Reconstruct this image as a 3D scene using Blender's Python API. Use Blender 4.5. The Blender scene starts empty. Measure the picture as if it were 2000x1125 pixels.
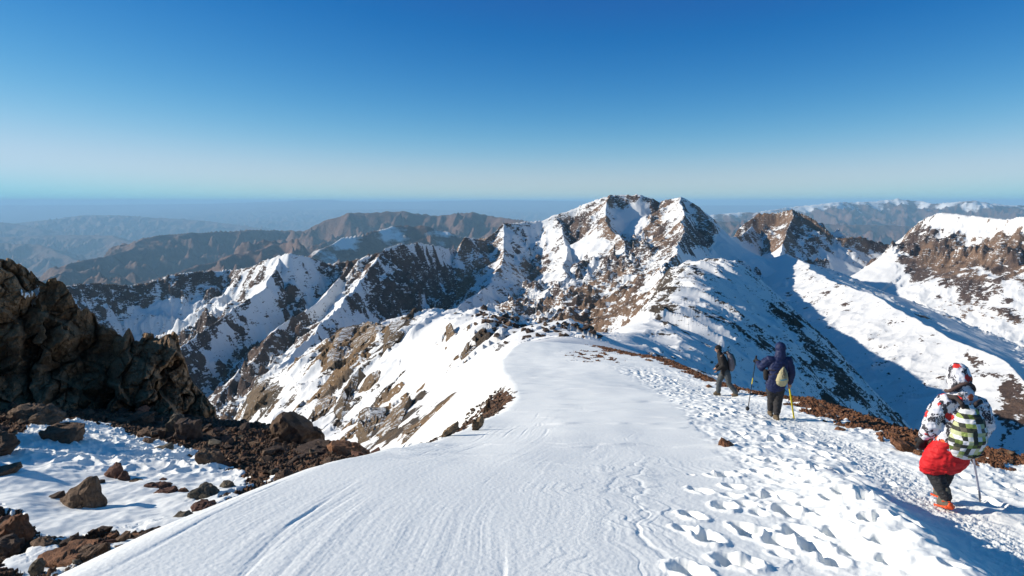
import bpy, bmesh, math, random
import numpy as np
from mathutils import Vector, Matrix, Euler

# ------------------------------------------------------------------ basics
F = 1400.0          # focal length in photo pixels (photo is 2000 wide)
HZ = 394.0          # photo row of the true horizontal
SC = bpy.context.scene
COL = SC.collection
R = math.radians
SUN_EL, SUN_AZ = 22.5, 84.0       # azimuth measured from +Y towards -X


def P(px, py, d):
    return ((px - 1000.0) / F * d, float(d), -(py - HZ) / F * d)


def tag(o, label=None, cat=None, group=None, kind=None):
    if label: o['label'] = label
    if cat: o['category'] = cat
    if group: o['group'] = group
    if kind: o['kind'] = kind
    return o


# ------------------------------------------------------------------ noise
_rs = np.random.RandomState(7)
PERM = _rs.permutation(1024).astype(np.int32)
PERM = np.concatenate([PERM, PERM, PERM])
_ga = _rs.rand(1024) * 2 * np.pi
G2x, G2y = np.cos(_ga), np.sin(_ga)
RND = _rs.rand(1024)
_g3 = _rs.randn(1024, 3); _g3 /= np.linalg.norm(_g3, axis=1)[:, None]


def fade(t): return t * t * t * (t * (t * 6 - 15) + 10)


def perlin2(x, y, seed=0):
    xi = np.floor(x).astype(np.int64); yi = np.floor(y).astype(np.int64)
    xf = x - xi; yf = y - yi
    xi = (xi + seed * 37) & 1023; yi = (yi + seed * 91) & 1023
    x1 = (xi + 1) & 1023; y1 = (yi + 1) & 1023
    def g(a, b, dx, dy):
        h = PERM[PERM[a] + b]
        return G2x[h] * dx + G2y[h] * dy
    u = fade(xf); v = fade(yf)
    a = g(xi, yi, xf, yf) * (1 - u) + g(x1, yi, xf - 1, yf) * u
    b = g(xi, y1, xf, yf - 1) * (1 - u) + g(x1, y1, xf - 1, yf - 1) * u
    return (a * (1 - v) + b * v) * 1.5


def perlin3(x, y, z, seed=0):
    xi = np.floor(x).astype(np.int64); yi = np.floor(y).astype(np.int64); zi = np.floor(z).astype(np.int64)
    xf = x - xi; yf = y - yi; zf = z - zi
    u, v, w = fade(xf), fade(yf), fade(zf)
    out = 0
    for dx in (0, 1):
        for dy in (0, 1):
            for dz in (0, 1):
                h = PERM[PERM[PERM[(xi + dx + seed * 37) & 1023] + ((yi + dy) & 1023)] + ((zi + dz) & 1023)]
                g = _g3[h]
                val = g[..., 0] * (xf - dx) + g[..., 1] * (yf - dy) + g[..., 2] * (zf - dz)
                out = out + val * (u if dx else 1 - u) * (v if dy else 1 - v) * (w if dz else 1 - w)
    return out * 1.5


def fbm(x, y, octv=5, seed=0, gain=0.5, lac=2.03):
    s = 0; a = 1.0; f = 1.0
    for i in range(octv):
        s = s + a * perlin2(x * f + 13.7 * i, y * f - 7.1 * i, seed + i)
        a *= gain; f *= lac
    return s


def ridged(x, y, octv=5, seed=0, gain=0.5, lac=2.07):
    s = 0; a = 1.0; f = 1.0; w = 1.0
    for i in range(octv):
        n = 1 - np.abs(perlin2(x * f + 3.3 * i, y * f + 9.2 * i, seed + i)) * 1.6
        n = np.clip(n, 0, 1) ** 2 * w
        s = s + a * n
        w = np.clip(n * 1.6, 0, 1)
        a *= gain; f *= lac
    return s


def worley2(x, y, seed=0, jit=1.0):
    """F1, F2, cell id value of the nearest cell, offset to its centre"""
    xi = np.floor(x).astype(np.int64); yi = np.floor(y).astype(np.int64)
    f1 = np.full(x.shape, 9.0); f2 = np.full(x.shape, 9.0)
    cid = np.zeros(x.shape, np.int64); ox = np.zeros(x.shape); oy = np.zeros(x.shape)
    for dx in (-1, 0, 1):
        for dy in (-1, 0, 1):
            a = xi + dx; b = yi + dy
            h = PERM[PERM[(a + seed * 17) & 1023] + (b & 1023)]
            px = a + 0.5 + (RND[h] - 0.5) * jit; py = b + 0.5 + (RND[(h * 7 + 3) & 1023] - 0.5) * jit
            ddx = x - px; ddy = y - py
            d = np.sqrt(ddx * ddx + ddy * ddy)
            n = d < f1
            f2 = np.where(n, f1, np.minimum(f2, d))
            cid = np.where(n, h, cid); ox = np.where(n, ddx, ox); oy = np.where(n, ddy, oy)
            f1 = np.where(n, d, f1)
    return f1, f2, cid, ox, oy


def blocks2(x, y, seed=0, tilt=1.0):
    """angular block relief in -0.5..0.5: every cell a tilted facet, cracks between"""
    f1, f2, c, ox, oy = worley2(x, y, seed)
    a = RND[(c * 5 + 1) & 1023] * 6.283
    t = (np.cos(a) * ox + np.sin(a) * oy) * tilt
    crack = np.clip((f2 - f1) * 6, 0, 1)
    return RND[(c * 3 + 2) & 1023] - 0.5 + t - (1 - crack) * 0.35


def sstep(a, b, x):
    t = np.clip((x - a) / (b - a), 0, 1)
    return t * t * (3 - 2 * t)


class TPS:
    def __init__(self, pts, vals, reg=0.0):
        self.p = np.array(pts, float); n = len(self.p)
        K = self.k(np.linalg.norm(self.p[:, None] - self.p[None], axis=2)) + reg * np.eye(n)
        Q = np.hstack([np.ones((n, 1)), self.p])
        A = np.zeros((n + 3, n + 3)); A[:n, :n] = K; A[:n, n:] = Q; A[n:, :n] = Q.T
        self.w = np.linalg.solve(A, np.concatenate([np.array(vals, float), np.zeros(3)]))
    @staticmethod
    def k(r):
        r = np.maximum(r, 1e-9)
        return r * r * np.log(r)
    def __call__(self, x, y):
        out = self.w[-3] + self.w[-2] * x + self.w[-1] * y
        for (a, b), w in zip(self.p, self.w):
            out = out + w * self.k(np.sqrt((x - a) ** 2 + (y - b) ** 2))
        return out


def tps_polar(ctrl, reg=0.0):
    """surface through control points (px, py, d): slope z/d as a spline of (x/d, ln d)"""
    pts = [((c[0] - 1000) / F, math.log(c[2]) * 0.5) for c in ctrl]
    vals = [-(c[1] - HZ) / F for c in ctrl]
    t = TPS(pts, vals, reg)
    def f(x, y):
        y = np.maximum(y, 0.5)
        return t(x / y, np.log(y) * 0.5) * y
    return f


def poly_mask(X, Y, poly, soft=0.15):
    """signed distance style mask of a world polygon (1 inside)"""
    inside = np.zeros(X.shape, bool); dm = np.full(X.shape, 1e9)
    n = len(poly)
    for i in range(n):
        x1, y1 = poly[i][:2]; x2, y2 = poly[(i + 1) % n][:2]
        c = ((y1 > Y) != (y2 > Y)) & (X < (x2 - x1) * (Y - y1) / (y2 - y1 + 1e-12) + x1)
        inside ^= c
        L = (x2 - x1) ** 2 + (y2 - y1) ** 2 + 1e-12
        t = np.clip(((X - x1) * (x2 - x1) + (Y - y1) * (y2 - y1)) / L, 0, 1)
        dm = np.minimum(dm, (X - x1 - t * (x2 - x1)) ** 2 + (Y - y1 - t * (y2 - y1)) ** 2)
    dm = np.sqrt(dm)
    sd = np.where(inside, dm, -dm)
    return sd


def grid_hit(X, Y, Z, px, py):
    """first point of a polar grid surface met in photo direction (px, py)"""
    u = X[0] / Y[0]; uu = (px - 1000.0) / F
    j = int(round((uu - u[0]) / (u[-1] - u[0]) * (len(u) - 1))); j = min(max(j, 0), len(u) - 1)
    s = -(py - HZ) / F
    g = Z[:, j] / Y[:, j] > s
    i = int(np.argmax(g)) if g.any() else len(g) - 1
    return X[i, j], Y[i, j], Z[i, j]


def poly_field(X, Y, Z, polys, jx, jy, soft):
    """sum of weights of photo-traced patches, laid on the terrain they belong to"""
    out = np.zeros(X.shape)
    for w, poly in polys:
        W = [grid_hit(X, Y, Z, a, b) for a, b in poly]
        xs = [p[0] for p in W]; ys = [p[1] for p in W]; c = sum(ys) / len(ys); pad = 0.06 * c
        m = (X > min(xs) - pad) & (X < max(xs) + pad) & (Y > min(ys) - pad * 2) & (Y < max(ys) + pad * 2)
        if not m.any(): continue
        sd = poly_mask(jx[m], jy[m], W)
        out[m] = out[m] + w * sstep(-soft * c, soft * c, sd)
    return out


# ------------------------------------------------------------------ mesh helpers
def link_mesh(name, me, mat=None, parent=None, smooth=True):
    o = bpy.data.objects.new(name, me)
    COL.objects.link(o)
    if mat and not me.materials: me.materials.append(mat)
    if parent: o.parent = parent
    if smooth:
        me.polygons.foreach_set('use_smooth', np.ones(len(me.polygons), dtype=bool))
    return o


def mesh_from(name, co, quads):
    me = bpy.data.meshes.new(name)
    co = np.ascontiguousarray(co, dtype=np.float32); quads = np.ascontiguousarray(quads, dtype=np.int32)
    k = quads.shape[1]
    me.vertices.add(len(co)); me.vertices.foreach_set('co', co.ravel())
    me.loops.add(quads.size); me.loops.foreach_set('vertex_index', quads.ravel())
    me.polygons.add(len(quads)); me.polygons.foreach_set('loop_start', np.arange(0, quads.size, k, dtype=np.int32))
    me.update(calc_edges=True)
    return me


def attr(me, name, vals):
    a = me.attributes.new(name, 'FLOAT', 'POINT')
    a.data.foreach_set('value', np.ascontiguousarray(vals, dtype=np.float32))


def grid_quads(nr, nc):
    i = np.arange(nr * nc).reshape(nr, nc)
    return np.stack([i[:-1, :-1], i[:-1, 1:], i[1:, 1:], i[1:, :-1]], -1).reshape(-1, 4)


import os
Q_ = float(os.environ.get('QK', '1'))
def polar_grid(u0, u1, nc, d0, d1, nr):
    nc = int(nc * Q_); nr = int(nr * Q_)
    u = np.linspace(u0, u1, nc); d = np.exp(np.linspace(math.log(d0), math.log(d1), nr))
    Y, U = np.meshgrid(d, u, indexing='ij')
    return U * Y, Y


def submesh(name, co, quads, sel, mat, attrs):
    q = quads[sel]
    used, inv = np.unique(q, return_inverse=True)
    me = mesh_from(name, co[used], inv.reshape(q.shape))
    for k, v in attrs.items(): attr(me, k, v[used])
    return link_mesh(name, me, mat)


# ------------------------------------------------------------------ materials
def new_mat(name):
    m = bpy.data.materials.new(name); m.use_nodes = True
    nt = m.node_tree; nt.nodes.clear()
    return m, nt


class NT:
    def __init__(self, nt): self.nt = nt
    def n(self, t, **kw):
        o = self.nt.nodes.new(t)
        for k, v in kw.items():
            if k.startswith('i_'):
                o.inputs[k[2:].replace('_', ' ')].default_value = v
            else: setattr(o, k, v)
        return o
    def l(self, a, b): self.nt.links.new(a, b)
    def math(self, op, a, b=None, clamp=False, c=None):
        o = self.n('ShaderNodeMath', operation=op, use_clamp=clamp)
        for i, v in enumerate((a, b, c)):
            if v is None: continue
            if isinstance(v, (int, float)): o.inputs[i].default_value = v
            else: self.l(v, o.inputs[i])
        return o.outputs[0]
    def mix(self, f, a, b):
        o = self.n('ShaderNodeMix', data_type='RGBA')
        for s, v in ((o.inputs[0], f), (o.inputs[6], a), (o.inputs[7], b)):
            if isinstance(v, (int, float)): s.default_value = v
            elif isinstance(v, tuple): s.default_value = (*v, 1)
            else: self.l(v, s)
        return o.outputs[2]
    def noise(self, scale, detail=4, rough=0.55, vec=None, dist=0.0):
        o = self.n('ShaderNodeTexNoise'); o.inputs['Scale'].default_value = scale
        o.inputs['Detail'].default_value = detail; o.inputs['Roughness'].default_value = rough
        o.inputs['Distortion'].default_value = dist
        if vec is not None: self.l(vec, o.inputs['Vector'])
        return o.outputs['Fac']
    def ramp(self, f, stops):
        o = self.n('ShaderNodeValToRGB'); self.l(f, o.inputs[0])
        e = o.color_ramp.elements
        while len(e) < len(stops): e.new(0.5)
        for k, (p, c) in enumerate(stops):
            e[k].position = p; e[k].color = (*c, 1) if len(c) == 3 else c
        return o.outputs[0]
    def maprange(self, v, a, b, c=0.0, d=1.0):
        o = self.n('ShaderNodeMapRange'); self.l(v, o.inputs[0])
        for i, x in enumerate((a, b, c, d)): o.inputs[1 + i].default_value = x
        return o.outputs[0]
    def bump(self, h, strength, dist, nrm=None):
        o = self.n('ShaderNodeBump'); o.inputs['Strength'].default_value = strength
        o.inputs['Distance'].default_value = dist; self.l(h, o.inputs['Height'])
        if nrm is not None: self.l(nrm, o.inputs['Normal'])
        return o.outputs[0]
    def pos(self):
        return self.n('ShaderNodeNewGeometry').outputs['Position']
    def bsdf(self, col, rough=0.8, nrm=None, spec=0.2, **kw):
        b = self.n('ShaderNodeBsdfPrincipled')
        if isinstance(col, tuple): b.inputs['Base Color'].default_value = (*col, 1)
        else: self.l(col, b.inputs['Base Color'])
        if isinstance(rough, (int, float)): b.inputs['Roughness'].default_value = rough
        else: self.l(rough, b.inputs['Roughness'])
        b.inputs['Specular IOR Level'].default_value = spec
        if nrm is not None: self.l(nrm, b.inputs['Normal'])
        for k, v in kw.items(): b.inputs[k.replace('_', ' ')].default_value = v
        o = self.n('ShaderNodeOutputMaterial'); self.l(b.outputs[0], o.inputs['Surface'])
        return b


SNOW = (0.74, 0.75, 0.75)


def mat_mountain(name, sc, rocks, bumpd, edge=0.10, speck=0.9, snow=SNOW, fine=8.0, warm=None, zcol=None):
    """snow and rock by the vertex attribute 'rock' broken up with noise; sc is 1 / size of the broad noise"""
    m, nt = new_mat(name); t = NT(nt)
    p = t.pos()
    at = t.n('ShaderNodeAttribute', attribute_name='rock').outputs['Fac']
    n1 = t.noise(sc, 8, 0.62, p, 0.4)
    n2 = t.noise(sc * fine, 5, 0.7, p)
    mp = t.n('ShaderNodeMapping'); t.l(p, mp.inputs['Vector']); mp.inputs['Scale'].default_value = (0.55, 0.4, 2.6); mp.inputs['Rotation'].default_value = (0, 0.22, 0)
    n5 = t.noise(sc * fine * 0.55, 5, 0.65, mp.outputs[0])
    s = t.math('ADD', at, t.math('MULTIPLY', t.math('SUBTRACT', n1, 0.5), speck))
    s = t.math('ADD', s, t.math('MULTIPLY', t.math('SUBTRACT', n2, 0.5), speck * 0.8))
    s = t.math('ADD', s, t.math('MULTIPLY', t.math('SUBTRACT', n5, 0.5), speck * 1.1))
    mask = t.maprange(s, 0.5 - edge, 0.5 + edge)
    n3 = t.noise(sc * 1.7, 6, 0.6, p)
    rc = t.ramp(n3, [(0.25, rocks[0]), (0.5, rocks[1]), (0.75, rocks[2])])
    if warm:
        wa = t.n('ShaderNodeAttribute', attribute_name='warm').outputs['Fac']
        rc = t.mix(wa, rc, warm)
    rc = t.mix(t.maprange(n2, 0.35, 0.7), rc, t.mix(0.5, rc, (0.02, 0.018, 0.016)))
    col = t.mix(mask, snow, rc)
    nb = t.bump(n2, 0.75, bumpd, t.bump(n1, 0.5, bumpd * 3))
    rn = t.bump(t.math('MULTIPLY', mask, t.math('ADD', n2, n1)), 0.8, bumpd * 1.3)
    vm = t.n('ShaderNodeMix', data_type='VECTOR'); t.l(mask, vm.inputs[0])
    g = t.n('ShaderNodeNewGeometry').outputs['Normal']
    sn = t.bump(n1, 0.25, bumpd * 1.5)
    t.l(sn, vm.inputs[4]); t.l(nb, vm.inputs[5])
    t.bsdf(col, 0.8, vm.outputs[1], 0.15)
    return m
# ------------------------------------------------------------------ ridge skeleton terrain
def skeleton(x, y, ridges):
    """height = highest of all ridges; returns z, ridge index, arclength along it, distance from it, side"""
    best = np.full(x.shape, -1e9); rid = np.zeros(x.shape, np.int16)
    T = np.zeros(x.shape); D = np.zeros(x.shape); S = np.zeros(x.shape)
    for k, r in enumerate(ridges):
        pts = [P(*q) for q in r['p']]
        bz = np.full(x.shape, -1e9); bd = np.full(x.shape, 1e9); bt = np.zeros(x.shape); bs = np.zeros(x.shape)
        acc = 0.0
        dm = np.full(x.shape, 1e12)
        for a, b in zip(pts[:-1], pts[1:]):
            ax, ay, az = a; bx, by, bz_ = b
            L2 = (bx - ax) ** 2 + (by - ay) ** 2; L = math.sqrt(L2)
            t = np.clip(((x - ax) * (bx - ax) + (y - ay) * (by - ay)) / L2, 0, 1)
            dx = x - (ax + t * (bx - ax)); dy = y - (ay + t * (by - ay))
            d2 = dx * dx + dy * dy
            n = d2 < dm
            dm = np.where(n, d2, dm)
            bz = np.where(n, az + t * (bz_ - az), bz)
            bt = np.where(n, acc + t * L, bt)
            bs = np.where(n, np.sign((bx - ax) * dy - (by - ay) * dx), bs)   # +1 on the left of the direction of travel
            acc += L
        d = np.sqrt(dm)
        def prof(q):
            D_, L_, s_ = q
            return D_ * (1 - np.exp(-d / L_)) + s_ * d
        w = r.get('round', 0.0)
        drop = np.where(bs > 0, prof(r['l']), prof(r.get('r', r['l'])))
        h = bz - drop
        n = h > best
        best = np.where(n, h, best); rid = np.where(n, k, rid)
        T = np.where(n, bt + 1000 * k, T); D = np.where(n, d, D); S = np.where(n, bs, S)
    return best, rid, T, D, S


def slope_of(Z, X, Y):
    """surface normal from a structured grid"""
    a = np.stack([np.gradient(X, axis=1), np.gradient(Y, axis=1), np.gradient(Z, axis=1)], -1)
    b = np.stack([np.gradient(X, axis=0), np.gradient(Y, axis=0), np.gradient(Z, axis=0)], -1)
    n = np.cross(a, b); n /= np.linalg.norm(n, axis=-1)[..., None] + 1e-12
    return n * np.sign(n[..., 2:3])


ROCK_SH = [
    (0.8, [(600, 850), (625, 790), (640, 800), (620, 870)]), (0.7, [(560, 760), (590, 735), (600, 750), (570, 790), (555, 790)]), (0.8, [(655, 800), (680, 760), (700, 720), (712, 735), (690, 790), (665, 840)]),
    (0.9, [(640, 870), (650, 820), (690, 810), (700, 850), (680, 880)]), (0.75, [(730, 790), (790, 700), (800, 705), (750, 800)]), (0.85, [(755, 840), (800, 780), (835, 790), (805, 850), (770, 860)]), (0.75, [(700, 650), (730, 640), (722, 700), (700, 720)]),
    (0.7, [(840, 800), (870, 760), (876, 768), (850, 806)]),
    (0.9, [(500, 770), (515, 745), (545, 738), (555, 760), (530, 790), (510, 815), (480, 830), (485, 800)]),
    (0.95, [(655, 650), (690, 635), (740, 628), (752, 640), (720, 665), (692, 690), (682, 720), (655, 760), (640, 810), (615, 850), (612, 800), (625, 750), (640, 700)]),
    (0.9, [(760, 645), (775, 622), (800, 622), (802, 640), (772, 665), (755, 700), (738, 690)]),
    (0.5, [(700, 760), (730, 725), (780, 735), (770, 780), (705, 810)]),
    (0.95, [(695, 885), (705, 810), (760, 790), (800, 765), (800, 795), (775, 830), (765, 875)]),
    (1.0, [(868, 688), (871, 632), (880, 628), (892, 660), (888, 676)]), (1.0, [(898, 708), (912, 664), (934, 670), (918, 690)]), (1.0, [(973, 692), (974, 671), (985, 671)]),
    (0.8, [(822, 697), (852, 662), (856, 668), (830, 694)]), (0.8, [(846, 694), (862, 678), (866, 681), (850, 697)]),
    (0.95, [(862, 852), (893, 824), (900, 830), (874, 855)]), (1.0, [(922, 838), (932, 815), (946, 812), (940, 832)]), (1.0, [(947, 805), (951, 778), (957, 785), (955, 808)]),
    (0.7, [(600, 700), (625, 680), (650, 665), (640, 690), (610, 720), (590, 740)]),
    (0.8, [(790, 870), (805, 825), (835, 815), (830, 850)]),
    (0.6, [(1255, 560), (1300, 545), (1320, 600), (1300, 650), (1240, 620)]), (0.45, [(1500, 600), (1540, 610), (1640, 720), (1700, 790), (1640, 780)]),
    (0.8, [(1585, 690), (1610, 700), (1650, 770), (1630, 765)]), (0.5, [(1460, 625), (1500, 660), (1520, 700), (1480, 680)]),
]
ROCK_MID = [
    (-0.45, [(185, 590), (300, 585), (400, 580), (450, 560), (440, 610), (330, 660), (240, 650)]), (-0.5, [(480, 560), (545, 575), (570, 640), (530, 650), (480, 600)]),
    (-0.5, [(400, 690), (450, 640), (470, 660), (410, 740)]), (-0.4, [(520, 510), (600, 505), (650, 525), (560, 545), (520, 540)]), (-0.45, [(600, 560), (680, 540), (660, 600), (610, 620)]),
    (-0.5, [(650, 620), (740, 600), (760, 640), (680, 660)]), (-0.5, [(840, 520), (900, 520), (910, 545), (850, 550)]), (-0.45, [(760, 555), (840, 550), (850, 570), (770, 580)]),
    (0.9, [(1640, 470), (1680, 462), (1735, 478), (1700, 500), (1660, 495)]), (0.6, [(1760, 500), (1800, 560), (1860, 620), (1960, 660), (2000, 650), (1960, 560), (1900, 520), (1820, 480)]),
    (0.5, [(1170, 386), (1245, 378), (1250, 392), (1215, 400), (1180, 400)]), (0.7, [(1078, 440), (1095, 422), (1130, 415), (1148, 428), (1140, 455), (1100, 462)]),
    (0.8, [(1170, 432), (1186, 428), (1214, 465), (1208, 485), (1188, 470)]), (0.7, [(1222, 492), (1228, 470), (1250, 465), (1262, 492)]),
    (0.75, [(1262, 420), (1282, 392), (1300, 440), (1322, 470), (1310, 500), (1280, 490)]), (1.0, [(1335, 470), (1340, 440), (1372, 412), (1392, 440), (1393, 474), (1360, 476)]),
    (0.9, [(1310, 485), (1312, 452), (1330, 455), (1332, 486)]), (0.9, [(1320, 385), (1345, 395), (1370, 412), (1340, 410)]),
    (0.7, [(900, 495), (910, 465), (940, 458), (990, 438), (980, 470), (945, 500)]), (0.5, [(1020, 500), (1060, 490), (1080, 520), (1030, 540)]), (0.6, [(1105, 520), (1150, 492), (1165, 505), (1130, 540)]),
    (0.6, [(1170, 510), (1210, 500), (1220, 540), (1180, 545)]), (0.7, [(1115, 610), (1150, 580), (1180, 600), (1180, 640), (1130, 640)]), (0.8, [(1180, 640), (1190, 590), (1230, 560), (1245, 580), (1215, 620), (1185, 650)]),
    (0.5, [(1055, 590), (1080, 570), (1100, 600), (1075, 610)]), (0.5, [(990, 580), (1010, 590), (1020, 620), (995, 610)]),
    (-0.8, [(1240, 400), (1270, 396), (1262, 440), (1240, 460), (1200, 440), (1205, 410)]), (-0.8, [(1100, 470), (1160, 450), (1185, 480), (1170, 495), (1110, 490)]),
    (-1.0, [(1398, 470), (1435, 465), (1470, 475), (1530, 480), (1560, 510), (1530, 560), (1480, 530), (1400, 510), (1330, 520), (1330, 490)]),
    (-1.0, [(1600, 480), (1740, 490), (1800, 600), (1990, 680), (1990, 720), (1700, 560), (1620, 520)]),
    (0.9, [(710, 560), (735, 500), (790, 485), (850, 500), (930, 510), (920, 560), (880, 590), (800, 600), (760, 640), (720, 610)]),
    (-0.7, [(745, 520), (790, 490), (770, 540), (745, 590), (735, 560)]), (-0.5, [(855, 560), (858, 490), (866, 490), (862, 570)]),
    (0.9, [(1760, 480), (1780, 440), (1840, 416), (1800, 460), (1860, 470), (1900, 500), (1860, 540), (1820, 530), (1800, 560), (1770, 510)]),
    (0.9, [(1860, 590), (1880, 540), (1900, 530), (1920, 560), (1910, 600), (1880, 590)]), (0.9, [(1900, 500), (1920, 460), (2000, 440), (2010, 560), (1960, 550), (1930, 520)]),
    (0.8, [(1930, 600), (1980, 570), (2010, 620), (2010, 640), (1960, 620)]), (-0.7, [(1820, 430), (1990, 430), (1990, 450), (1900, 460), (1840, 450)]),
    (-0.6, [(1780, 640), (1850, 660), (1960, 690), (2000, 700), (1900, 690)]),
    (0.35, [(1540, 490), (1600, 540), (1640, 560), (1600, 590), (1560, 590), (1530, 560)]),
    (0.9, [(1880, 690), (1930, 700), (1990, 760), (2000, 880), (1950, 860), (1930, 760)]),
]


# ---- middle distance mountains, 450 m to 5 km
RID = [
    # the high crest: left ridge, domed cliff, main peak, saddle
    dict(g='left', p=[(-60, 640, 1800), (60, 590, 1900), (130, 556, 2000), (200, 552, 2100), (260, 557, 2150), (330, 536, 2200), (400, 528, 2250), (450, 527, 2300), (500, 520, 2200)],
         l=(60, 60, 0.75), r=(60, 70, 0.55), rock=0.62),
    dict(g='left', p=[(470, 532, 1700), (520, 507, 1650), (560, 494, 1620), (600, 500, 1650), (640, 514, 1700), (690, 508, 1720), (730, 495, 1700)],
         l=(40, 60, 0.9), r=(60, 80, 0.62), rock=0.45),
    dict(g='left', p=[(545, 497, 1640), (520, 560, 1500), (455, 600, 1380), (400, 640, 1250), (330, 700, 1120), (260, 800, 980)],
         r=(20, 30, 0.62), l=(20, 30, 0.9), rock=0.5),
    dict(g='left', p=[(690, 508, 1720), (640, 575, 1500), (560, 625, 1330), (500, 690, 1180), (440, 760, 1020), (380, 850, 900)],
         r=(20, 30, 0.6), l=(20, 30, 0.95), rock=0.55),
    dict(g='dome', p=[(700, 508, 1620), (740, 492, 1650), (775, 477, 1720), (820, 473, 1820), (860, 480, 1950), (900, 488, 2100), (960, 470, 2300)],
         r=(95, 35, 0.62), l=(50, 60, 0.8), rock=0.62),
    dict(g='dome', p=[(745, 492, 1640), (690, 560, 1450), (660, 600, 1250), (600, 660, 1050), (520, 740, 850)],
         r=(15, 30, 0.7), l=(15, 30, 0.9), rock=0.5),
    dict(g='main', p=[(890, 500, 2000), (910, 462, 2050), (945, 470, 2150), (985, 436, 2250), (1060, 430, 2300), (1130, 402, 2300), (1190, 380, 2250), (1245, 379, 2250), (1290, 393, 2250), (1325, 384, 2150), (1362, 402, 2150), (1388, 428, 2180), (1394, 462, 2250), (1440, 462, 2450), (1470, 440, 2600)],
         r=(55, 60, 0.42), l=(60, 60, 0.7), rock=0.34),
    dict(g='main', p=[(1325, 384, 2150), (1335, 425, 1950), (1330, 470, 1600), (1312, 505, 1200), (1300, 530, 850), (1290, 546, 600)],
         r=(30, 40, 0.32), l=(50, 50, 0.75), rock=0.36),
    dict(g='main', p=[(1190, 380, 2250), (1180, 430, 2080), (1215, 470, 1900), (1230, 520, 1700), (1180, 570, 1450), (1130, 640, 1150)],
         r=(18, 25, 0.52), l=(20, 30, 0.5), rock=0.4),
    dict(g='main', p=[(985, 436, 2250), (985, 500, 2000), (960, 550, 1750), (900, 600, 1500), (840, 650, 1250)],
         r=(14, 25, 0.48), l=(16, 30, 0.5), rock=0.36),
    dict(g='main', p=[(1090, 425, 2290), (1110, 490, 2000), (1100, 540, 1750), (1050, 590, 1500), (1000, 650, 1200)],
         r=(14, 25, 0.48), l=(16, 30, 0.5), rock=0.36),
    dict(g='twin', p=[(1440, 445, 2650), (1455, 430, 2650), (1485, 416, 2650), (1520, 414, 2630), (1550, 407, 2600), (1590, 428, 2550), (1632, 462, 2500), (1680, 461, 2500), (1735, 478, 2520), (1755, 466, 2480)],
         r=(75, 22, 0.28), l=(60, 60, 0.8), rock=0.40),
    dict(g='twin', p=[(1550, 407, 2600), (1543, 440, 2480), (1530, 470, 2380), (1520, 500, 2250)],
         r=(20, 14, 0.5), l=(20, 14, 0.5), rock=0.5),
    dict(g='right', p=[(1745, 473, 2480), (1775, 447, 2420), (1810, 425, 2350), (1845, 413, 2280), (1900, 420, 2200), (1960, 428, 2100), (2010, 420, 2000), (2120, 425, 1850)],
         r=(35, 30, 0.50), l=(60, 60, 0.7), rock=0.52),
    dict(g='spur', p=[(1530, 495, 2200), (1570, 510, 1900), (1600, 535, 1600), (1660, 560, 1350), (1740, 590, 1150), (1810, 635, 1000), (1870, 668, 900), (1930, 695, 820), (1970, 722, 760), (2000, 765, 700), (2060, 860, 640)],
         r=(4, 30, 0.36), l=(6, 20, 0.36), rock=0.10),
]
GROUPS = {
    'left': 'snow streaked dark mountain ridge in shade on the far left beyond the crag',
    'dome': 'dark banded cliff mountain with a rounded snow cap left of the highest peak',
    'main': 'highest snowy mountain with two rocky summits at centre right',
    'twin': 'small brown twin topped rock peak above the snow bowl',
    'right': 'brown cliff mountain with flat snowy top at the right edge',
    'spur': 'long snow spur descending to the right behind the near shaded slope',
}


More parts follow.
